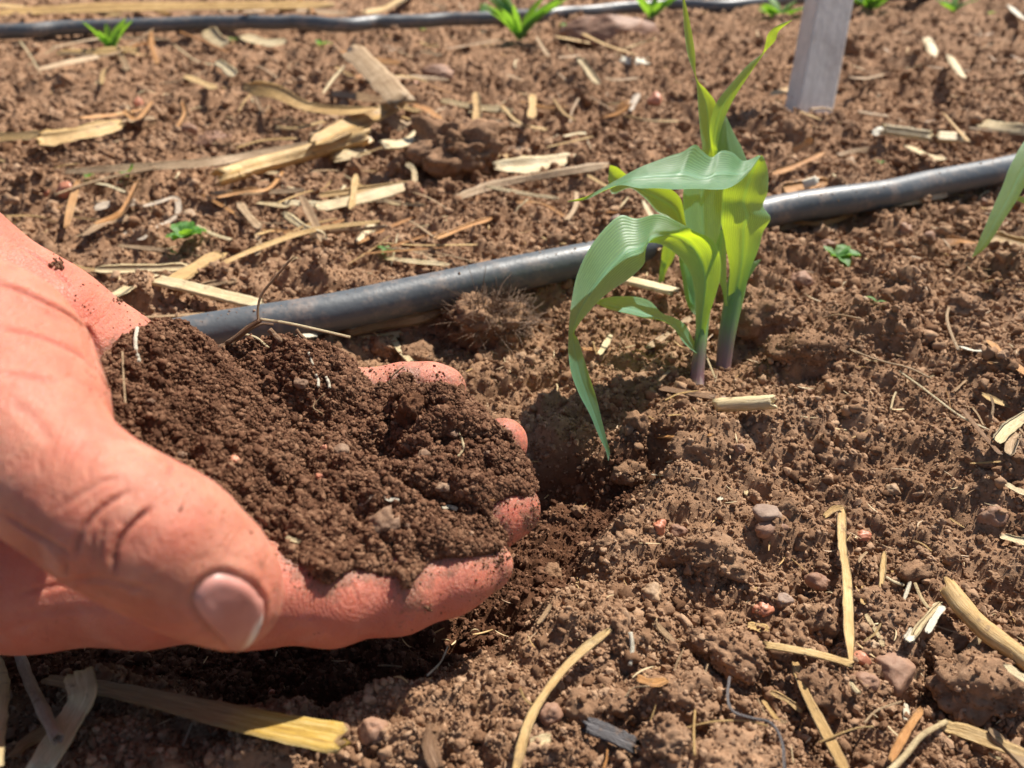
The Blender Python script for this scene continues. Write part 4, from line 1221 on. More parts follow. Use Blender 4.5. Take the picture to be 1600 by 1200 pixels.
S_([(1180, 920), (1186, 935), (1180, 950)], 8, 'flat', 'gold', 'small upright shred left of the clods in the middle', GF)
S_([(1204, 1082), (1230, 1095), (1252, 1112)], 7, 'flat', 'gold', 'small golden straw left of the dull straw', GF, lift=.002)
S_([(1192, 1095), (1204, 1112), (1218, 1130)], 6, 'flat', 'gold', 'short golden sliver above the dark curled root', GF, lift=.002)
S_([(1320, 1055), (1330, 1070), (1342, 1084)], 8, 'root', 'pale', 'pale rootlet between the small stones', GF, lift=.001, cat='root')
S_([(1415, 1100), (1416, 1112), (1414, 1125)], 6, 'flat', 'white', 'small white sliver above the orange splinter', GF)
S_([(860, 1152), (845, 1158), (830, 1160)], 14, 'flat', 'pale', 'pale chip left of the charred stick', GF)
S_([(1045, 1000), (1030, 985), (1025, 970)], 4, 'root', 'tan', 'thin root by the tan shred', GF, lift=.002, cat='root')

# ---- the loose litter: short and long straws that only their place tells apart
r4 = random.Random(21)
LIT = [((40, 80), (60, 470), 26, 'left of the straw pile'), ((330, 700), (110, 420), 48, 'around the straw pile'), ((700, 1030), (60, 400), 26, 'between the straw pile and the maize'),
       ((150, 1000), (60, 130), 16, 'in front of the far pipe'), ((0, 900), (2, 28), 10, 'beyond the far pipe'), ((1230, 1600), (60, 300), 16, 'around the stake'), ((1130, 1600), (860, 1190), 16, 'among the clods at the lower right'),
       ((820, 1150), (880, 1190), 10, 'around the curved straw'), ((1400, 1600), (560, 860), 12, 'on the right slope'), ((880, 1120), (470, 660), 7, 'round the foot of the maize')]
for (xr, yr, k_, where) in LIT:
    for _ in range(k_):
        x0 = r4.uniform(*xr) if xr[0] != 40 else r4.uniform(-10, 340); y0 = r4.uniform(*yr)
        if x0 < 260 and y0 > 345 + (x0 * .7): continue
        far = y0 < 470; L = r4.uniform(26, 110) if far else r4.uniform(18, 60)
        if r4.random() < .15: L *= 1.7
        a = r4.gauss(0, .55) if far else r4.uniform(-1.6, 1.6)
        if r4.random() < .25: a = r4.uniform(-1.5, 1.5)
        dx, dy = L * math.cos(a) / 2, L * math.sin(a) / 2 * (.55 if far else .9)
        bx, by = r4.gauss(0, L * .05), r4.gauss(0, L * .05)
        tone = r4.choice(['gold', 'gold', 'pale', 'tan', 'tan', 'orange'])
        wd = r4.uniform(2, 6) if r4.random() < .82 else r4.uniform(6, 12)
        L *= 1.25
        if not far: wd *= .6
        straw([(x0 - dx, y0 - dy), (x0 + bx, y0 + by), (x0 + dx, y0 + dy)], wd, r4.choice(['flat', 'flat', 'half']), tone, 'loose %s straw lying %s' % ({'gold': 'golden'}.get(tone, tone), where), 'loose straw ' + where, lift=r4.uniform(0, .003), curl=r4.uniform(-.3, .3))

# ---- thin roots
def root(pts, wpx, tone, label, group='thin roots on the soil', lift=.002):
    return straw(pts, wpx, 'root', tone, label, group, lift=lift, cat='root')
root([(1492, 462), (1480, 490), (1484, 515), (1498, 548)], 4, 'tan', 'upright wavy root left of the orange straw at the right edge')
root([(1318, 540), (1340, 553), (1326, 545), (1370, 562), (1420, 575), (1452, 590)], 3, 'tan', 'hair-thin root running right from below the green sprout')
root([(1405, 580), (1440, 605), (1500, 650), (1545, 672)], 3, 'pale', 'hair-thin root continuing towards the brown twig')
root([(1286, 497), (1310, 492), (1345, 498)], 3, 'tan', 'thin root beside the green sprout')
root([(1402, 608), (1396, 622), (1392, 640)], 3, 'pale', 'short pale fibre in the middle of the right slope')
root([(1140, 1058), (1137, 1090), (1146, 1112), (1175, 1122), (1205, 1130), (1222, 1160), (1226, 1205)], 4.5, 'charcoal', 'dark curled root in the bottom middle', lift=.004)
root([(1062, 1140), (1110, 1128), (1160, 1126), (1200, 1134)], 3, 'gold', 'fine golden root over the clods near the dark curled root', lift=.004)
root([(1085, 1180), (1084, 1140), (1086, 1110)], 4, 'gold', 'upright golden fibre left of the dark curled root', lift=.005)
root([(1106, 1038), (1096, 1070), (1080, 1092)], 2.5, 'tan', 'thin fibre between the clods left of the dark curled root', lift=.004)
root([(1350, 1130), (1370, 1110), (1408, 1096)], 3, 'tan', 'thin fibre arching left of the orange splinter', lift=.004)
root([(1310, 1150), (1280, 1160), (1330, 1140), (1365, 1135)], 3, 'gold', 'fine golden root lying over the dull straw', lift=.004)
root([(700, 1010), (688, 1035), (668, 1055)], 3, 'white', 'white fibre in the shade under the fingertips')
root([(590, 1040), (610, 1040), (628, 1042)], 2.5, 'tan', 'short fibre in the shade under the index finger')
root([(300, 1130), (292, 1150), (286, 1165)], 4, 'grey', 'short grey fibre below the yellow-ended straw')
root([(976, 1090), (990, 1075), (1015, 1072)], 3, 'tan', 'thin fibre next to the orange shred', lift=.004)
root([(1098, 545), (1105, 560), (1118, 592)], 3, 'pale', 'thin root hanging by the left maize stem', lift=.004)

# ------------------------------------------------------------------ things lying on or sticking out of the heap
def on_heap_pts(pts, off=0.0010):
    out = []
    for c in catmull(pts, max(8, 4 * len(pts))):
        h = heap_bvh.ray_cast(CAM, ray(*c[:2]).normalized(), 1.0)
        out.append((h[0] if h[0] is not None else None, c))
    last = None
    ref = [o[0] for o in out if o[0] is not None] or [U(pts[0][0], pts[0][1], .212)]
    res = []
    for p, c in out:
        d = ((p if p is not None else (last if last is not None else ref[0])) - CAM)
        fwd = d.dot(Vector((0, CP, -SP)))
        if p is None: p = U(c[0], c[1], fwd)
        last = p; res.append(p + Vector((0, 0, off)))
    return res
heap_bvh = make_bvh(MV, MF)
GH = 'bits of root and straw in the soil heap'
for pts, w_, tone, lab, sh in (
    ([(216, 518), (213, 540), (215, 556), (219, 570)], 6, 'white', 'white root standing up at the left of the heap', 'root'),
    ([(193, 556), (195, 600), (198, 640)], 3.5, 'tan', 'thin tan fibre standing at the left edge of the heap', 'root'),
    ([(345, 548), (370, 532), (390, 516), (408, 505)], 8, 'brown', 'dark brown twig rising over the pipe from the heap', 'root'),
    ([(362, 545), (385, 525), (408, 512), (428, 512)], 4, 'brown', 'second dark twig beside the one rising over the pipe', 'root'),
    ([(405, 508), (404, 488), (410, 465), (430, 440), (460, 405)], 4, 'tan', 'long thin root curving up in front of the pipe', 'root'),
    ([(408, 504), (450, 510), (500, 521), (548, 532)], 4.5, 'pale', 'thin pale straw reaching right along the pipe', 'root'),
    ([(382, 527), (402, 533), (420, 548)], 4, 'pale', 'short pale curved root at the top of the heap', 'root'),
    ([(483, 556), (486, 566), (490, 575)], 4, 'white', 'upper white fleck on the top half of the heap', 'root'),
    ([(494, 590), (498, 600), (498, 610)], 5, 'white', 'middle white fleck on the top half of the heap', 'root'),
    ([(510, 594), (514, 602), (516, 612)], 5, 'white', 'lower white fleck on the top half of the heap', 'root'),
    ([(505, 652), (490, 640), (508, 620)], 2.5, 'tan', 'hair-thin fibre in the middle of the heap', 'root'),
    ([(560, 798), (572, 790), (582, 780)], 6, 'grey', 'short grey fibre above the tan stone in the heap', 'flat'),
    ([(602, 784), (612, 786), (624, 786)], 7, 'white', 'short white chip right of the short grey fibre', 'flat'),
    ([(692, 800), (703, 798), (714, 802)], 7, 'white', 'cream chip at the lower right of the heap', 'flat'),
    ([(448, 846), (458, 850), (470, 853)], 6, 'pale', 'pale chip at the lower edge of the heap by the thumb', 'flat'),
    ([(716, 680), (722, 692), (724, 706), (716, 718)], 4, 'pale', 'bent pale fibre at the right of the heap', 'root'),
    ([(632, 578), (616, 590), (608, 604)], 2.5, 'tan', 'thin fibre hanging over the little finger', 'root'),
    ([(762, 786), (785, 788), (802, 792), (812, 802)], 3.5, 'orange', 'thin straw lying on the middle fingertip', 'root'),
    ([(422, 520), (432, 530), (442, 540)], 9, 'brown', 'stubby dark root nub at the top of the heap', 'root'),
    ([(478, 535), (470, 528), (464, 520)], 6, 'brown', 'small dark root nub behind the heap top', 'root')):
    P = on_heap_pts(pts)
    if P is None: continue
    straw(None, w_, sh, tone, lab, GH, world=P, cat='root' if sh == 'root' else 'chip', name='root_fibre' if sh == 'root' else 'chip')

# ------------------------------------------------------------------ stones and clods
dust = []
def stone(px, py, wpx, mat, kind, label, group, aspect=(1, 1, .8), sub=4, bvh=None, sink=0.35, rough=0.3, name=None, cat=None, facet=0.0, seed=None):
    seedc[0] += 1
    sd_ = seed or seedc[0]
    if bvh is not None:
        h = bvh.ray_cast(CAM, ray(px, py).normalized(), 2.0); p = h[0] if h[0] is not None else hit(px, py)
    else:
        p = hit(px, py + wpx * 0.12)
    d = (p - CAM).dot(Vector((0, CP, -SP)))
    r = wpx * 0.5 / FPX * d
    v, f = lump(sub, sd_, rough, 1.25, 1.0, facet)
    if kind == 'clod':
        v = v * (0.93 + (0.20 if sub > 4 else .16) * crumb3(v, .30, sd_) + 0.10 * crumb3(v, .13, sd_ + 9) + 0.03 * fbm(v[:, 0] * 9, v[:, 1] * 9, v[:, 2] * 9, s=sd_ + 1, o=2))[:, None]
    v = v * np.array(aspect) * r
    a = rnd.uniform(-.5, .5); v[:, :2] = v[:, :2] @ np.array([[math.cos(a), -math.sin(a)], [math.sin(a), math.cos(a)]])
    o = mesh_obj(name or kind, v, f, mat)
    z = p.z if bvh is not None else gh(p.x, p.y) * 0.5 + p.z * 0.5
    q = at_height(px, py, z + r * aspect[2] * (1 - 2 * sink) * 0.5) if bvh is None else p + Vector((0, 0, r * (0.5 - sink)))
    o.location = q
    tag(o, label, cat or {'clod': 'clod', 'stone': 'stone'}[kind], group)
    if kind == 'clod' and bvh is None: dust.append((v, Vector(q), 1.0))
    return o, q, r
GS = 'stones and clods singled out in the foreground'
stone(1401, 1050, 74, M_rock_red, 'stone', 'reddish brown angular stone, largest stone at the lower right', GS, (1, .9, .85), facet=.8)
stone(1345, 1030, 34, M_rock_orange, 'stone', 'small shiny orange stone at the foot of the flat straw', GS, (1, .8, .8), facet=.8)
stone(1349, 838, 26, M_rock_orange, 'stone', 'small orange red pebble right of the flat straw top', GS, (1.1, .8, .7), facet=.5)
stone(1204, 806, 52, M_rock_grey, 'stone', 'flat greyish purple stone above its pinkish neighbour', GS, (1.1, .9, .8), facet=.85)
stone(1208, 828, 46, M_rock_red, 'stone', 'pinkish stone just below the flat greyish one', GS, (1.2, .7, .7), facet=.7)
stone(1350, 1065, 42, M_rock_red, 'stone', 'dull brown stone left of the largest reddish stone', GS, (1, .9, .8), facet=.5)
stone(1376, 1078, 30, M_ground, 'clod', 'small clod touching the left of the largest reddish stone', GS)
stone(1455, 1014, 62, M_ground, 'clod', 'rounded clod above right of the largest reddish stone', GS, (1.1, .9, .8))
stone(1552, 1082, 150, M_ground, 'clod', 'biggest clod, at the right edge under the stout stalk', GS, (1.05, .9, .75), sub=5, sink=.2)
stone(1285, 1085, 74, M_ground, 'clod', 'rounded clod left of the dull brown stone', GS, (.9, 1, .85))
stone(1140, 1022, 96, M_ground, 'clod', 'long lumpy clod behind the dark curled root', GS, (1.25, .8, .7), sub=5)
stone(1065, 1092, 98, M_ground, 'clod', 'large clod left of the dark curled root', GS, (1.1, .9, .75), sub=5)
stone(1038, 1158, 86, M_ground, 'clod', 'rounded clod at the bottom edge by the charred stick', GS, (.95, .9, .85), sub=5)
stone(1140, 1190, 110, M_ground, 'clod', 'smooth broad clod at the bottom edge in the middle', GS, (1.3, .9, .7), sub=5)
stone(972, 1005, 40, M_ground, 'clod', 'upright clod right of the curved straw tip', GS, (.9, .9, 1))
stone(586, 1142, 58, M_rock_red, 'stone', 'pointed brown stone right of the yellow straw end', GS, (1.1, .9, .9), facet=.9)
stone(1098, 872, 92, M_ground, 'clod', 'broad crumbly clod in the middle of the foreground', GS, (1.2, .9, .8), sub=5, sink=.4)
stone(1276, 908, 40, M_rock_red, 'stone', 'brown pebble left of the middle of the flat straw', GS, (1.1, .8, .7), facet=.4)
stone(1240, 990, 44, M_ground, 'clod', 'clod above the golden straw meeting the flat one', GS)
stone(1280, 968, 52, M_ground, 'clod', 'clod left of the lower half of the flat straw', GS, (1, 1, .9))
stone(1222, 938, 34, M_rock_grey, 'stone', 'grey pebble among the clods in the middle', GS, (1.1, .8, .7), facet=.5)
stone(1158, 916, 28, M_rock_tan, 'stone', 'pale tan pebble left of the grey pebble', GS, (1, .8, .8), facet=.4)
stone(1192, 952, 30, M_rock_orange, 'stone', 'brownish orange pebble below the pale tan one', GS, (1.1, .8, .7), facet=.3)
stone(1402, 972, 70, M_ground, 'clod', 'clod between the flat straw and the frayed shreds', GS, (1.2, .9, .7))
stone(1368, 942, 48, M_ground, 'clod', 'small clod right of the middle of the flat straw', GS, (1.1, .9, .7))
stone(985, 738, 50, M_ground, 'clod', 'clod just below the tip of the drooping leaf', GS)
stone(1155, 703, 24, M_rock_red, 'stone', 'oval reddish pebble right of the bright orange straw', GS, (.7, .8, .9))
stone(975, 675, 22, M_ground, 'clod', 'round crumb of soil right of the drooping leaf', GS)
stone(1085, 705, 66, M_ground, 'clod', 'clod below the bright orange straw', GS, (1, .9, .8))
stone(1030, 825, 30, M_rock_orange, 'stone', 'orange brown pebble beside the hand shadow', GS, (.8, .9, 1), facet=.4)
stone(1060, 830, 28, M_rock_red, 'stone', 'brown pebble right of the one beside the hand shadow', GS, (1.1, .8, .8), facet=.4)
stone(1020, 925, 30, M_rock_tan, 'stone', 'tan pebble above the tip of the curved straw', GS)
stone(1395, 765, 24, M_rock_tan, 'stone', 'small pale pebble on the right slope', GS, facet=.4)
stone(1535, 720, 40, M_ground, 'clod', 'rounded clod below the brown twig at the right', GS)
stone(1548, 805, 44, M_rock_red, 'stone', 'reddish lump at the right edge between two pale chips', GS, (1, .9, .8))
stone(1365, 1010, 20, M_rock_tan, 'stone', 'small tan pebble above the largest reddish stone', GS)
stone(905, 1105, 60, M_ground, 'clod', 'clod right of the curved straw near the bottom', GS, (1, .9, .9))
stone(858, 1115, 40, M_rock_red, 'stone', 'small rounded stone against the curved straw', GS, (1, .9, .8), facet=.3)
stone(965, 1100, 46, M_ground, 'clod', 'clod above the charred stick', GS)
GP = 'lumps on the soil behind the maize and the pipe'
stone(716, 240, 128, M_ground, 'clod', 'large dark clod right of the straw pile', GP, (1.05, .9, .75), sub=5, sink=.1, rough=.4)
stone(945, 52, 136, M_rock_red, 'stone', 'big pinkish rock in front of the far pipe', GP, (1.25, .8, .5), sub=5, sink=.2, facet=.8)
stone(985, 97, 46, STRAW['white'], 'stone', 'bright white flat chip in front of the big pinkish rock', GP, (1.2, .7, .35), name='white_chip', cat='chip', sink=.1)
stone(296, 210, 30, M_rock_red, 'stone', 'pink oval pebble left of the straw pile', GP, (.8, .8, 1), sink=.1)
stone(325, 226, 56, M_rock_red, 'clod', 'flat pinkish clod below the pink oval pebble', GP, (1.3, .8, .6))
stone(1192, 492, 96, M_ground, 'clod', 'rounded clod right of the maize stems', GP, (1.1, .9, .85), sub=5, sink=.2, rough=.4)
stone(1262, 545, 80, M_ground, 'clod', 'smooth low clod right of the rounded one at the maize stems', GP, (1.4, .8, .6))
stone(882, 385, 60, M_ground, 'clod', 'dark clod touching the back of the pipe left of the maize', GP)
stone(560, 452, 60, M_ground, 'clod', 'clod behind the near pipe over the little finger', GP, (1.4, .8, .6))
stone(798, 510, 62, M_ground, 'clod', 'clod at the right foot of the root clump', GP, (1.2, .9, .7))
stone(655, 560, 50, M_ground, 'clod', 'clod between the little finger and the root clump', GP, (1.2, .9, .7))
stone(600, 545, 44, M_ground, 'clod', 'clod behind the little finger beside the pale stub', GP)
stone(1250, 440, 40, M_rock_red, 'stone', 'orange brown lump behind the rounded clod', GP)
stone(1285, 408, 20, M_rock_tan, 'stone', 'pale pebble left of the green weed by the maize', GP)
stone(1388, 408, 22, M_rock_tan, 'stone', 'pale flake right of the green weed by the maize', GP, (1.2, .8, .4))
stone(1413, 360, 28, M_rock_red, 'stone', 'pink pebble in front of the pipe left of the right leaf', GP)
stone(1300, 385, 30, M_rock_red, 'stone', 'flat reddish pebble behind the green weed by the maize', GP, (1.2, .8, .6))
stone(685, 118, 50, M_rock_red, 'stone', 'pinkish stone above the large dark clod', GP, (1.1, .8, .6))
stone(1505, 480, 50, M_ground, 'clod', 'dark clod right of the upright wavy root', GP)
GHS = 'stones in the soil heap'
stone(601, 822, 50, M_heap_stone, 'stone', 'largest tan stone in the heap, crusted with soil', GHS, (1, .9, .9), bvh=heap_bvh, facet=.5, rough=.4)
stone(585, 824, 18, M_rock_tan, 'stone', 'small pale orange pebble stuck to the tan stone', GHS, bvh=heap_bvh, sink=-.2)
stone(533, 708, 34, M_heap_stone, 'stone', 'dark reddish stone near the middle of the heap', GHS, (1, .9, .8), bvh=heap_bvh, facet=.6)
stone(507, 705, 16, M_rock_orange, 'stone', 'red chip left of the dark reddish stone', GHS, (.8, .8, 1.2), bvh=heap_bvh, facet=.9, sink=.1)
stone(365, 720, 20, M_rock_orange, 'stone', 'orange pebble behind the thumb joint', GHS, bvh=heap_bvh, facet=.5)
stone(693, 762, 24, M_heap_stone, 'stone', 'brown pebble at the right of the heap', GHS, bvh=heap_bvh, facet=.4)
stone(662, 712, 22, M_heap_stone, 'stone', 'brown pebble below the standing clod of the heap', GHS, bvh=heap_bvh, facet=.4)
stone(708, 678, 16, M_heap_stone, 'stone', 'yellowish pebble beside the standing clod', GHS, bvh=heap_bvh)
stone(762, 710, 14, M_heap_stone, 'stone', 'tan pebble near the ring fingertip', GHS, bvh=heap_bvh)
stone(638, 825, 16, M_heap_stone, 'stone', 'slim tan pebble right of the largest tan stone', GHS, (.7, .8, 1.1), bvh=heap_bvh, facet=.5)
stone(470, 600, 20, M_heap_stone, 'stone', 'greyish pebble in the top half of the heap', GHS, bvh=heap_bvh)
stone(235, 628, 14, M_heap_stone, 'stone', 'pinkish pebble at the left of the heap', GHS, bvh=heap_bvh)
stone(282, 712, 16, M_heap_stone, 'stone', 'tan pebble touching the thumb base', GHS, bvh=heap_bvh)
stone(735, 835, 10, M_heap_stone, 'stone', 'tiny pale pebble near the index fingertip', GHS, bvh=heap_bvh)
stone(500, 745, 12, M_rock_orange, 'stone', 'tiny orange pebble below the red chip', GHS, bvh=heap_bvh)
stone(640, 645, 52, M_moist, 'clod', 'dark clod standing up near the little finger', GHS, (.8, .8, 1.1), bvh=heap_bvh, sink=.5, sub=5)

# ---- smaller lumps, one object each, copied from a few shapes
ZONES = [((400, 130), 'beyond the near pipe, left half'), ((900, 150), 'beyond the near pipe, left of the maize'), ((1400, 120), 'beyond the near pipe, around the stake'),
         ((800, 560), 'between the hand and the maize'), ((1350, 450), 'between the near pipe and the right slope'), ((1330, 650), 'on the slope right of the maize'),
         ((1080, 800), 'between the fingertips and the flat golden straw'), ((1480, 880), 'right of the flat golden straw'), ((950, 1100), 'around the long curved straw'),
         ((1250, 1130), 'around the dark curled root'), ((400, 1150), 'in the shade under the hand'), ((1500, 1150), 'around the biggest clod')]
kinds = [('soil_clod', M_ground, 'clod', 'brown', .38, 0), ('soil_clod', M_ground, 'clod', 'brown', .45, 0), ('soil_clod', M_ground, 'clod', 'brown', .33, 0),
         ('pebble', M_rock_red, 'pebble', 'reddish', .25, .7), ('pebble', M_rock_tan, 'pebble', 'pale', .25, .6), ('pebble', M_rock_orange, 'pebble', 'orange', .25, .6), ('pebble', M_rock_grey, 'pebble', 'greyish', .25, .7)]
src = {}
cnt = 0
tries = 0
r2 = random.Random(5)
while cnt < 250 and tries < 3000:
    tries += 1
    px = r2.uniform(-10, 1610); py = 30 + 1170 * r2.random() ** 0.75
    if px < 850 and 360 < py < 1030: continue
    k = r2.choices(range(7), [8, 8, 7, 2.5, 1.6, 0.8, 1.0])[0]
    nm, mt, ct, adj, rg_, fc = kinds[k]
    w_ = r2.uniform(10, 16) if k > 2 else min(46, 11 + r2.expovariate(1 / 8.0))
    if py < 400: w_ = r2.uniform(12, 34)
    p = hit(px, py); d = (p - CAM).dot(Vector((0, CP, -SP))); r = w_ * .5 / FPX * d
    var = r2.randrange(2)
    key = (k, var)
    if key not in src:
        v, f = lump(4 if k < 3 else 3, 900 + k * 7 + var, rg_, 1.4, .8, fc)
        if k < 3: v = v * (0.93 + .18 * crumb3(v, .32, k + 30) + .08 * crumb3(v, .15, k + 40))[:, None]
        o = mesh_obj(nm, v, f, mt); src[key] = o
    else:
        o = src[key].copy(); COL.objects.link(o)
    o.location = (p.x, p.y, gh(p.x, p.y) + r * .35)
    o.rotation_euler = [r2.uniform(0, 6.28) for _ in range(3)]
    o.scale = [r * r2.uniform(.8, 1.2) for _ in range(3)]
    z = min(ZONES, key=lambda q: (q[0][0] - px) ** 2 + (q[0][1] - py) ** 2)[1]
    size = 'small' if w_ < 16 else 'medium-sized' if w_ < 26 else 'fist-shaped'
    size = 'small' if w_ < 18 else 'larger'
    tag(o, '%s %s %s %s' % (size, adj, 'clod of soil' if ct == 'clod' else 'pebble', z), ct, '%s %ss %s' % (adj, ct, z))
    cnt += 1

# crumbs lying on the clods
DP = []
for v, q, _ in dust:
    r = np.abs(v).max(); nn = int(np.clip(260 * (r / .008) ** 2, 60, 900))
    k = rng.integers(0, len(v), nn); pt = v[k]; pt = pt[pt[:, 2] > -.3 * r]
    DP.append(pt + np.array(q) + rng.normal(size=(len(pt), 3)) * .0002)
DP = np.concatenate(DP); s_ = sizes(len(DP), .00022, .0011, 3.0)
o = scatter_obj('crumbs_on_clods', DP, rand_rot(len(DP)), s_[:, None] * rng.uniform(.75, 1.25, (len(DP), 3)), rng.integers(0, 8, len(DP)), PC_dry)
tag(o, 'fine crumbs of dry soil sticking to the larger clods', 'soil crumbs', None, 'stuff')

# ------------------------------------------------------------------ chaff: slivers too small and too many to count
def sliver(seed):
    r_ = np.random.default_rng(seed)
    t = np.linspace(-1, 1, 5)
    P = np.stack([t, 0.12 * r_.normal() * t ** 2, 0.10 * r_.normal() * t ** 2], 1)
    return tube_mesh(P, np.array([.05, .08, .09, .08, .04]), np.full(5, .035), 6, flat=0, seed=seed, ragged=.5)
for tone, nn, seed in (('pale', 700, 1), ('gold', 500, 2), ('tan', 700, 3)):
    pc = bpy.data.collections.new('chaff_' + tone)
    for i in range(4):
        V, F, S = sliver(seed * 10 + i)
        me = bpy.data.meshes.new('chaff_shape'); me.from_pydata([tuple(v) for v in V], [], F); me.materials.append(STRAW[tone])
        pc.objects.link(bpy.data.objects.new('chaff_%s_%02d' % (tone, i), me))
    y = 0.10 * (1.6 / 0.10) ** (rng.random(nn) ** 0.9); x = rng.uniform(-1, 1, nn) * (0.1 + .75 * y)
    L = rng.uniform(.0007, .0032, nn) * np.clip(np.hypot(x, y) / .24, .8, 3.5)
    z = ground_full(x, y) + L * .12 + .0006
    rot = np.stack([rng.uniform(-.35, .35, nn), rng.uniform(-.35, .35, nn), rng.uniform(0, 6.28, nn)], 1)
    o = scatter_obj('straw_chaff', np.stack([x, y, z], 1), rot, L[:, None] * np.array([1, 1, 1]) * rng.uniform(.8, 1.2, (nn, 3)), rng.integers(0, 4, nn), pc)
    tag(o, {'pale': 'pale', 'gold': 'golden', 'tan': 'tan'}[tone] + ' slivers of chaff strewn thinly over the soil', 'chaff', None, 'stuff')

# ------------------------------------------------------------------ clump of fibrous roots below the pipe
rc = empty('root_clump', hit(762, 560))
tag(rc, 'bristly clump of fine dry roots and soil below the near pipe', 'root clump')
o, q, r = stone(765, 508, 112, M_ground, 'clod', None, None, (1.1, .8, .75), sub=5, sink=.1, rough=.35, seed=61)
o.name = 'soil_ball'
for k in ('category', 'label', 'group'):
    if k in o: del o[k]
adopt(o, rc)
VV = []; FF = []; SS = []; nb0 = 0
r3 = random.Random(3)
for i in range(420):
    a = r3.uniform(0, 2 * math.pi); e = r3.uniform(.05, 1.25)
    nrm = Vector((math.cos(a) * math.cos(e), math.sin(a) * math.cos(e) * .8 - .25, math.sin(e))).normalized()
    st = q + Vector((nrm.x * r * 1.05, nrm.y * r * .75, nrm.z * r * .68))
    L = r * r3.uniform(.3, .75) * (1.5 if r3.random() < .06 else 1)
    dr = (nrm + Vector((r3.gauss(0, .5), r3.gauss(0, .5), r3.gauss(0, .4)))).normalized()
    b = Vector((r3.gauss(0, .5), r3.gauss(0, .5), r3.gauss(-.3, .4)))
    P = [st + dr * (L * t) + b * (L * t * t * .6) for t in np.linspace(-.15, 1, 6)]
    w = np.linspace(.00022, .00008, 6) * r3.uniform(.8, 1.4)
    V, F, S = tube_mesh(P, w, w, 4, ragged=0)
    VV.append(V); SS.append(S); FF += [tuple(x + nb0 for x in f) for f in F]; nb0 += len(V)
hairs = mesh_obj('root_hairs', np.concatenate(VV), FF, STRAW['root'], attrs={'st': np.concatenate(SS)})
adopt(hairs, rc); tag(hairs, kind='stuff')

# ------------------------------------------------------------------ irrigation pipes
def pipe(pts, dia, mat, label, name='irrigation_pipe', lift=0.0):
    C = catmull(pts, 90)
    P = []
    H = hits(C); lg = low_ground(H[:, 0], H[:, 1])
    for c, z_ in zip(C, lg): P.append(at_height(c[0], c[1], z_ * .5 + .005 + dia / 2 + lift))
    P = np.array([tuple(p) for p in P])
    for _ in range(12): P[1:-1, 2] = .5 * P[1:-1, 2] + .25 * (P[:-2, 2] + P[2:, 2])
    m = len(P)
    w = dia / 2 * (1 + .010 * fbm(np.arange(m) * .25, np.zeros(m), s=12))
    V, F, S = tube_mesh(P, w, w, 40, ragged=0)
    prof_fix = V
    o = mesh_obj(name, V, F, mat, attrs={'st': S}); origin_to(o)
    tag(o, label, 'pipe', 'black irrigation pipes')
    return o, P
_rn = np.random.default_rng
pipe1, P1 = pipe([(-420, 640), (-150, 600), (60, 566), (200, 545), (330, 519), (500, 492), (700, 450), (850, 418), (1000, 387), (1200, 331), (1400, 299), (1600, 260), (1900, 205), (2400, 130)], .0152, M_hose,
                 'near black plastic pipe crossing behind the hand and the maize')
pipe2, P2 = pipe([(-700, 120), (-300, 75), (0, 50), (150, 42), (400, 35), (560, 37), (700, 31), (870, 22), (1000, 12), (1240, 1), (1700, -25), (2300, -60)], .0155, M_hose,
                 'far black plastic pipe crossing near the top of the picture')

cr_ = []
for k_ in range(700):
    i_ = rng.integers(5, len(P1) - 5); a_ = rng.normal(.9, .55); f_ = rng.random()
    c_ = P1[i_] * (1 - f_) + P1[i_ + 1] * f_
    cr_.append(c_ + np.array([0, -math.cos(a_), math.sin(a_)]) * .0076)
cr_ = np.array(cr_) - np.array(pipe1.location); s_ = sizes(len(cr_), .00015, .0007, 3.0)
tag(scatter_obj('dust_crumbs', cr_, rand_rot(len(cr_)), s_[:, None] * np.ones((1, 3)), rng.integers(0, 8, len(cr_)), PC_dry, parent=pipe1), kind='stuff')

# ------------------------------------------------------------------ maize
def leaf(name, st, parent, mat, cup=.10, n=70, m=13, d0=.29, ripple=.02, cs=1):
    A = catmull([(s[0], s[1], s[4] if len(s) > 4 else d0) for s in st], n)
    B = catmull([(s[2], s[3], (s[5] if len(s) > 5 else (s[4] if len(s) > 4 else d0))) for s in st], n)
    a = np.array([tuple(U(*p)) for p in A]); b = np.array([tuple(U(*p)) for p in B])
    w = np.linalg.norm(b - a, axis=1)
    mid = (a + b) / 2; tan = np.gradient(mid, axis=0); tan /= np.maximum(np.linalg.norm(tan, axis=1), 1e-9)[:, None]
    nor = np.cross(b - a, tan); ln = np.linalg.norm(nor, axis=1)[:, None]; nor /= np.maximum(ln, 1e-9)
    for _ in range(6): nor[1:-1] = .5 * nor[1:-1] + .25 * (nor[:-2] + nor[2:])
    u = np.linspace(0, 1, m)
    L = np.concatenate([[0], np.cumsum(np.linalg.norm(np.diff(mid, axis=0), axis=1))])
    V = []; S = []
    for i in range(n):
        q = a[i] + (b[i] - a[i]) * u[:, None]
        bulge = cup * w[i] * (1 - (2 * u - 1) ** 2) - .035 * w[i] * np.exp(-((u - .5) / .06) ** 2) * cs
        edge = ripple * w[i] * (np.abs(2 * u - 1) ** 3) * math.sin(L[i] / .006 + u[0])
        V.append(q + nor[i] * (bulge + edge)[:, None]); S.append(np.stack([u, np.full(m, L[i] * 40), np.zeros(m)], 1))
    V = np.concatenate(V); S = np.concatenate(S)
    idx = np.arange(n * m).reshape(n, m)
    F = np.stack([idx[:-1, :-1], idx[:-1, 1:], idx[1:, 1:], idx[1:, :-1]], -1).reshape(-1, 4)
    o = mesh_obj(name, V, F, mat, attrs={'st': S}); 
    if parent: adopt(o, parent)
    return o

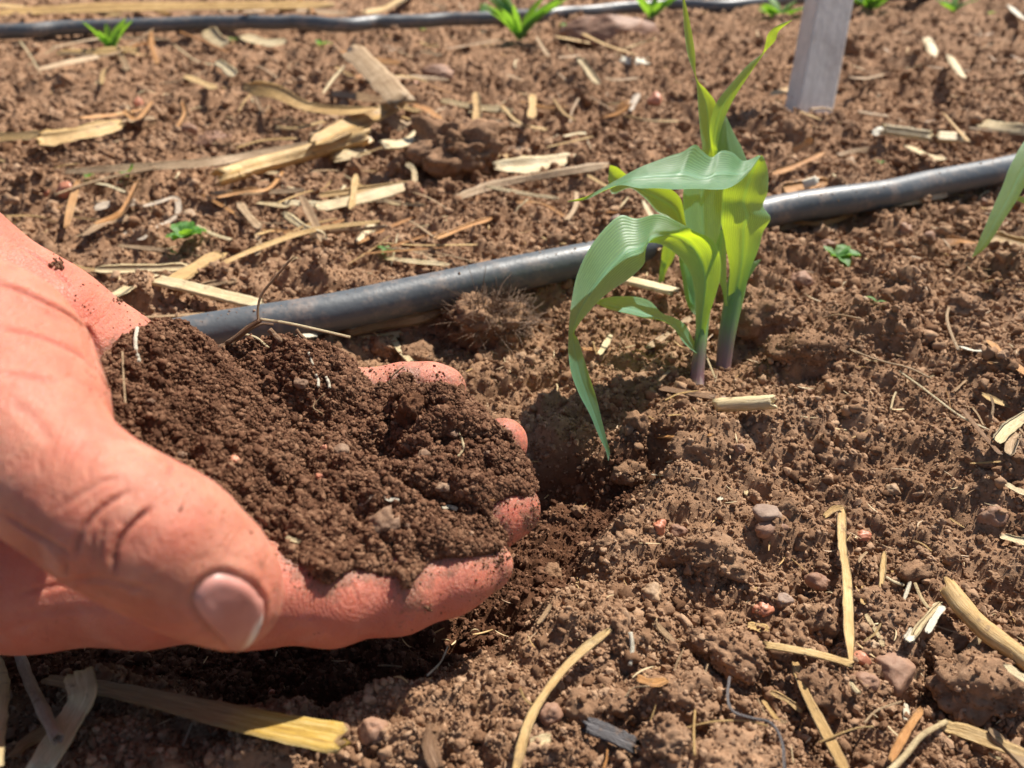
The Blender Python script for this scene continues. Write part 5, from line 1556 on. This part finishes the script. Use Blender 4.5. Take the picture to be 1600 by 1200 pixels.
def stem(name, pts, parent):
    C = catmull([(p[0], p[1], p[2]) for p in pts], 30); R = catmull([(p[3], 0) for p in pts], 30)[:, 0]
    P = [U(*c) for c in C]; w = np.array([r * c[2] / FPX for r, c in zip(R, C)])
    V, F, S = tube_mesh(P, w, w, 20, ragged=0, up=(0, 1, 0))
    S[:, 1] = np.clip(S[:, 1] / S[:, 1].max(), 0, 1)
    o = mesh_obj(name, V, F, M_stem, attrs={'st': S}); adopt(o, parent); return o

mA = empty('maize_seedling', hit(1092, 588))
tag(mA, 'left maize seedling with a purple stem base and a leaf drooping to the soil', 'maize seedling', 'maize seedlings')
stem('stem', [(1089, 606, .288, 11), (1090, 580, .289, 10.5), (1094, 540, .290, 10), (1098, 505, .291, 9.5), (1102, 470, .291, 9), (1104, 440, .292, 7)], mA)
L6 = [(1089, 540, 1099, 540, .2885), (1087, 500, 1106, 500, .288), (1086, 463, 1118, 462, .287), (1079, 428, 1126, 432, .286), (1062, 402, 1125, 398, .285), (1040, 385, 1112, 374, .283),
      (1022, 379, 1088, 362, .281), (1011, 381, 1064, 350, .276, .282), (1008, 393, 1030, 335, .270, .283), (1006, 412, 996, 340, .265, .283), (985, 432, 966, 336, .261, .281), (952, 458, 930, 377, .258, .277),
      (925, 483, 904, 425, .257, .273), (906, 503, 893, 466, .257, .268), (897, 520, 889, 505, .257, .262), (903, 530, 888, 532, .258), (910, 552, 888, 552, .256), (921, 588, 893, 585, .254),
      (932, 622, 906, 618, .2525), (940, 655, 922, 648, .2510), (949, 690, 937, 684, .2495), (953, 706, 946, 703, .249), (951, 720, 950.5, 720, .2485)]
leaf('leaf', L6, mA, M_leaf, cup=-.10, n=150)['label'] = 'large leaf arching left and drooping to the ground'
L7 = [(1092, 546, 1096, 556, .289), (1083, 530, 1083, 548, .290, .286), (1072, 508, 1068, 534, .289, .283), (1056, 497, 1054, 514, .287, .281), (1034, 489, 1036, 501, .286, .279), (1016, 472, 1010, 498, .286, .275), (993, 464, 983, 491, .284, .273), (960, 463, 952, 483, .280, .273), (938, 468, 938, 477, .275), (931, 474, 931.5, 475, .274)]
leaf('leaf', L7, mA, M_leaf, cup=.16, n=80)['label'] = 'short lowest leaf curling left'
L51 = [(1098, 470, 1108, 470, .292), (1088, 420, 1118, 420, .293), (1080, 385, 1122, 385, .294), (1071, 345, 1128, 345, .295), (1067, 310, 1130, 310, .296), (1072, 275, 1131, 275, .297), (1088, 250, 1126, 250, .298), (1097, 232, 1121, 232, .298),
       (1094, 205, 1122, 200, .298), (1091, 168, 1119, 163, .298), (1089, 140, 1105, 142, .298), (1086.5, 121, 1088.5, 122, .298), (1075, 88, 1086, 84, .298), (1070, 55, 1081, 50, .298), (1067, 15, 1073, 12, .298), (1065, -14, 1066, -14, .298)]
leaf('leaf', L51, mA, M_leaf, cup=-.10, n=110)['label'] = 'tall narrow leaf rising to the top edge'
L8 = [(1086, 480, 1078, 470, .296), (1085, 420, 1069, 410, .299), (1079, 370, 1064, 372, .302), (1070, 338, 1058, 356, .304), (1062, 308, 1046, 342, .305), (1038, 290, 1026, 330, .306), (1006, 284, 1008, 310, .306), (984, 276, 984, 294, .306), (965, 262, 957, 303, .306), (953, 258, 950, 280, .306)]
leaf('leaf', L8, mA, M_leaf, cup=.12, n=70)['label'] = 'bluish leaf curling behind the horizontal one'
L9a = [(1100, 500, 1096, 500, .294), (1082, 489, 1088, 487, .296), (1072, 470, 1088, 468, .297), (1066, 435, 1086, 432, .298), (1061, 405, 1072, 400, .299), (1063, 392, 1066, 392, .299)]
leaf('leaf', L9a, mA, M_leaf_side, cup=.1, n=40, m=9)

mB = empty('maize_seedling', hit(1134, 585))
tag(mB, 'right maize seedling with a broad glowing leaf folded over to the left', 'maize seedling', 'maize seedlings')
stem('stem', [(1128, 600, .2985, 11.5), (1130, 575, .299, 11.5), (1135, 530, .299, 13), (1142, 490, .299, 14), (1149, 455, .299, 15), (1155, 425, .299, 14), (1160, 395, .299, 12)], mB)
L4 = [(1136, 500, 1152, 500, .297), (1138, 455, 1164, 452, .296), (1140, 420, 1174, 418, .295), (1134, 385, 1186, 388, .294), (1128, 355, 1193, 362, .293), (1127, 335, 1204, 341, .292), (1129, 312, 1192, 322, .292), (1131, 292, 1199, 300, .291),
      (1148, 270, 1200, 270, .290), (1172, 250, 1195, 250, .288), (1185, 242.5, 1190, 243, .287), (1180, 246, 1182, 254, .285, .281), (1170, 250, 1172, 268, .284, .275), (1160, 250, 1155, 284, .283, .270), (1146, 237, 1137, 293, .281, .265), (1128, 234, 1115, 295, .279, .261), (1112, 246, 1097, 296, .277, .258),
      (1096, 237, 1076, 297, .275, .256), (1085, 228, 1050, 298, .273, .254), (1066, 238, 1025, 295, .271, .254), (1042, 244, 1000, 293, .269, .254), (1000, 260, 973, 288, .265, .255), (962, 282, 950, 295, .262, .257), (918, 306, 916, 312, .258), (887, 314.5, 887, 315.5, .256)]
leaf('leaf', L4, mB, M_leaf, cup=.10, n=170)['label'] = 'broad leaf, glowing below its fold, bluish above it'
L2 = [(1117, 270, 1138, 270, .298), (1113, 240, 1124, 240, .297), (1110, 220, 1121, 228, .296), (1109, 195, 1128, 198, .295), (1120, 160, 1138, 172, .294), (1143, 130, 1151, 147, .293), (1168, 102, 1170, 118, .292),
      (1190, 84, 1191.5, 87, .291), (1196, 68, 1198, 78, .290), (1199, 55, 1211, 64, .289), (1207, 45, 1216, 50, .288), (1220, 37, 1225, 41, .287), (1237, 31, 1237.5, 32, .286)]
leaf('leaf', L2, mB, M_leaf, cup=.14, n=110)['label'] = 'upright leaf with a twisted yellow-green tip'
L2b = [(1133, 181, 1135, 182, .302), (1124, 207, 1146, 206, .302), (1116, 236, 1158, 228, .302), (1113, 262, 1168, 252, .302)]
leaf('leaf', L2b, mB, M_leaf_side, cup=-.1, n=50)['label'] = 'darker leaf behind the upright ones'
L9 = [(1133, 478, 1137, 478, .2955), (1128, 452, 1136, 458, .294), (1119, 424, 1135, 425, .293), (1118, 388, 1134, 385, .292), (1126, 360, 1129, 358, .291)]
leaf('leaf', L9, mB, M_leaf, cup=.1, n=30, m=9)
L9c = [(1150, 450, 1158, 455, .300), (1165, 426, 1172, 432, .300), (1176, 410, 1182, 416, .300), (1189, 405, 1189.5, 406, .300)]
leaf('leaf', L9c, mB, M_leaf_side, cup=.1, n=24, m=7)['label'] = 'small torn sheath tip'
# plant behind
mC = empty('maize_seedling', hit(1034, 440))
tag(mC, 'small maize shoot standing behind the two seedlings', 'maize seedling', 'maize seedlings')
leaf('leaf', [(1030, 445, 1036, 445, .345), (1031, 425, 1041, 425, .344), (1033, 405, 1052, 405, .343), (1036, 385, 1058, 388, .342), (1046, 372, 1054, 374, .341), (1050, 362, 1051, 362, .340)], mC, M_leaf, cup=.12, n=40, m=9)
leaf('leaf', [(1028, 446, 1034, 446, .344), (1032, 415, 1040, 418, .3435), (1038, 398, 1046, 402, .343), (1036, 380, 1040, 379, .343)], mC, M_leaf, cup=.12, n=30, m=7)
# plant at the right edge
mD = empty('maize_seedling', hit(1720, 470))
tag(mD, 'maize plant at the right edge with one leaf hanging into view', 'maize seedling', 'maize seedlings')
leaf('leaf', [(1519, 401, 1520, 402, .325), (1531, 372, 1541, 386, .326), (1547, 335, 1566, 348, .328), (1566, 292, 1586, 318, .331), (1580, 255, 1602, 290, .334), (1608, 212, 1640, 245, .339), (1660, 170, 1690, 200, .345), (1720, 170, 1740, 200, .350), (1745, 260, 1760, 262, .352), (1748, 400, 1756, 400, .352)], mD, M_leaf, cup=.14, n=90)['label'] = 'drooping leaf with its tip near the soil'
leaf('leaf', [(1584, 309, 1586, 312, .338), (1592, 306, 1600, 318, .339), (1612, 312, 1625, 330, .340), (1660, 330, 1670, 350, .343), (1742, 420, 1750, 425, .350)], mD, M_leaf, cup=.1, n=40, m=9)
stem('stem', [(1746, 490, .350, 10), (1746, 440, .350, 10), (1750, 380, .350, 9), (1754, 300, .350, 8)], mD)

# ------------------------------------------------------------------ weeds
def weed(px, py, wpx, n, label, group='small green weeds', up=.5, seed=0, long=2.2, mat=None, cat='weed'):
    r_ = random.Random(seed + int(px))
    b = hit(px, py); d = (b - CAM).dot(Vector((0, CP, -SP))); s = wpx / FPX * d * .5
    b = Vector((b.x, b.y, gh(b.x, b.y) + .0015 + .05 * s))
    e = empty('weed', b); tag(e, label, cat, group)
    V, F, S = tube_mesh([b - Vector((0, 0, .002)), b + Vector((0, 0, s * .25)), b + Vector((0, 0, s * .5 * up))], np.full(3, s * .06), np.full(3, s * .06), 8, ragged=0)
    adopt(mesh_obj('stem', V, F, mat or M_weed, attrs={'st': S}), e)
    for k in range(n):
        a = k * 2.4 + r_.uniform(-.4, .4); L = s * r_.uniform(.75, 1.15); w = L / long * r_.uniform(.8, 1.2)
        el = up * r_.uniform(.6, 1.4)
        dr = Vector((math.cos(a) * math.cos(el), math.sin(a) * math.cos(el), math.sin(el))); sd2 = Vector((-math.sin(a), math.cos(a), 0))
        nu, mv = 7, 14
        V = []; S = []
        o0 = b + Vector((0, 0, s * .4 * up))
        for i in range(mv):
            t = i / (mv - 1); wd = w * .5 * math.sin(math.pi * min(1, t * .93 + .05)) ** .75
            c = o0 + dr * (L * t) + Vector((0, 0, -L * .35 * t * t))
            for j in range(nu):
                u = j / (nu - 1) * 2 - 1
                V.append(c + sd2 * (wd * u) + Vector((0, 0, wd * .35 * abs(u) + wd * .1 * math.sin(t * 12 + u * 3))))
                S.append((u * .5 + .5, t * 3, 0))
        ix = np.arange(nu * mv).reshape(mv, nu)
        F = np.stack([ix[:-1, :-1], ix[:-1, 1:], ix[1:, 1:], ix[1:, :-1]], -1).reshape(-1, 4)
        adopt(mesh_obj('leaf', np.array([tuple(v) for v in V]), F, mat or M_weed, attrs={'st': np.array(S)}), e)
    return e
weed(292, 380, 84, 12, 'bushy green weed above the palm, left of the long thin straw', seed=1, up=.7, long=1.7)
weed(258, 388, 34, 2, 'two-leaved sprout touching the bushy green weed', seed=2, up=.2)
weed(205, 292, 54, 6, 'small green weed under the left end of the long straw', seed=3, up=.9)
weed(140, 285, 30, 4, 'small dark weed left of the one under the long straw', seed=4, up=.6)
weed(603, 393, 34, 4, 'tiny green weed just behind the middle of the near pipe', seed=5, up=.5)
weed(1308, 400, 74, 6, 'bright green weed right of the maize in front of the pipe', seed=6, up=.45, long=2.0)
weed(1360, 508, 38, 2, 'yellow-green sprout with one curved leaf on the right slope', seed=7, up=.45, long=3.0)
weed(1375, 250, 22, 3, 'tiny green sprout behind the pipe right of the stake', seed=8)
weed(500, 74, 40, 4, 'tiny weed in front of the far pipe, left of the straw pile top', seed=9, up=.5)
weed(362, 62, 22, 3, 'tiny weed among the pale chips at the far pipe', seed=10)
weed(885, 44, 34, 4, 'small weed left of the big pinkish rock', seed=11, up=.8)
weed(660, 46, 22, 3, 'tiny weed just in front of the far pipe in the middle', seed=12)
weed(1027, 532, 16, 3, 'tiny green sprout left of the purple maize stem', seed=13)
weed(1545, 22, 22, 3, 'faint green sprout near the top right corner', seed=14)
def shoot(px, py, hpx, n, label, seed, spread=.5, wf=.10):
    r_ = random.Random(seed); b = hit(px, py); d = (b - CAM).dot(Vector((0, CP, -SP))); s = hpx / FPX * d
    e = empty('weed', Vector((b.x, b.y, gh(b.x, b.y) + .002))); tag(e, label, 'weed', 'leafy shoots along the far pipe')
    for k in range(n):
        a = r_.uniform(0, 6.28); L = s * r_.uniform(.6, 1.1); dr = Vector((math.cos(a) * spread, math.sin(a) * spread * .6, 1)).normalized()
        side = Vector((1, .3 * math.sin(a), 0)).normalized(); V = []; S = []; w = s * wf * r_.uniform(.7, 1.3)
        for i in range(12):
            t = i / 11; wd = w * math.sin(math.pi * min(1, t * .9 + .08)) ** .7
            c = Vector(e.location) + dr * (L * t) + Vector((math.cos(a) * L * .35 * t * t, 0, -L * .22 * t * t))
            for j in range(5): u = j / 2 - 1; V.append(tuple(c + side * (wd * u) + Vector((0, wd * .4 * abs(u), 0)))); S.append((u * .5 + .5, t * 3, 0))
        ix = np.arange(60).reshape(12, 5)
        F = np.stack([ix[:-1, :-1], ix[:-1, 1:], ix[1:, 1:], ix[1:, :-1]], -1).reshape(-1, 4)
        adopt(mesh_obj('leaf', np.array(V), F, M_weed, attrs={'st': np.array(S)}), e)
shoot(175, 90, 66, 7, 'small leafy plant standing in front of the far pipe at left', 1, .35, .09)
shoot(812, 62, 86, 24, 'tallest leafy shoot at the far pipe, above the dark clod', 2, .55, .07)
shoot(752, 34, 40, 7, 'low leafy shoot left of the tallest one', 3, 1.2, .16)
shoot(1018, 34, 52, 9, 'leafy shoot right of the big pinkish rock', 4, .6, .13)
shoot(1218, 26, 44, 11, 'leafy shoot just left of the stake top', 5, 1.2, .18)
shoot(1360, 18, 44, 10, 'leafy shoot just right of the stake top', 6, 1.1, .18)
shoot(1490, 20, 36, 8, 'pale leafy shoot far right of the stake', 7, 1.1, .15)

# ------------------------------------------------------------------ stake
def stake():
    b = hit(1262, 170); d = (b - CAM).dot(Vector((0, CP, -SP)))
    # centre line from below the soil up out of the picture, leaning back and to the right
    top = U(1318, -120, d * .985); bot = U(1255, 215, d * 1.0)
    ax = (top - bot).normalized(); L = (top - bot).length + .10
    fx = (Vector((1, .25, 0)) - ax * Vector((1, .25, 0)).dot(ax)).normalized(); fy = ax.cross(fx).normalized()
    hw, hd = .0150, .0105
    V = []; S = []; n = 30; prof = []
    bv = .0012
    for sx, sy in ((1, 1), (-1, 1), (-1, -1), (1, -1)):
        pts_ = [(hw * sx, (hd - bv) * sy), ((hw - bv * .3) * sx, (hd - bv * .3) * sy), ((hw - bv) * sx, hd * sy)]
        prof += pts_ if sx * sy > 0 else pts_[::-1]
    k = len(prof)
    for i in range(n):
        t = i / (n - 1)
        for j, (x_, y_) in enumerate(prof):
            g_ = 1 + .02 * float(vnoise(np.array([t * 9 + j]), np.array([j * 1.7]), s=5)[0])
            V.append(tuple(bot + ax * (L * t) + fx * (x_ * g_) + fy * (y_ * g_))); S.append((j / k, t * 6, 0))
    F = [(i * k + j, i * k + (j + 1) % k, (i + 1) * k + (j + 1) % k, (i + 1) * k + j) for i in range(n - 1) for j in range(k)]
    F.append(tuple(range((n - 1) * k, n * k))); F.append(tuple(range(k))[::-1])
    m = NT('weathered_wood'); a = m.attr('st').outputs['Vector']
    mp = m.n('ShaderNodeMapping'); mp.inputs['Scale'].default_value = (30, 1.2, 1); m.l(a, mp.inputs['Vector'])
    gr = m.noise(2.5, 5, .65, mp.outputs[0])
    c = m.ramp(gr, [(.3, (.66, .60, .52)), (.55, (.79, .725, .64)), (.75, (.86, .80, .72))])
    m.col(m.mix(c, (.30, .19, .13), m.math('MULTIPLY', m.ramp(m.noise(30, 4, .6, m.geo()), [(.5, 0), (.7, 1)]), .25)))
    m.set(Roughness=.8, Normal=m.bump(gr, .5, .001))
    o = mesh_obj('wooden_stake', np.array(V), F, m.m, smooth=False, attrs={'st': np.array(S)}); origin_to(o)
    tag(o, 'grey weathered square wooden stake leaning right, driven into the soil', 'stake')
stake()
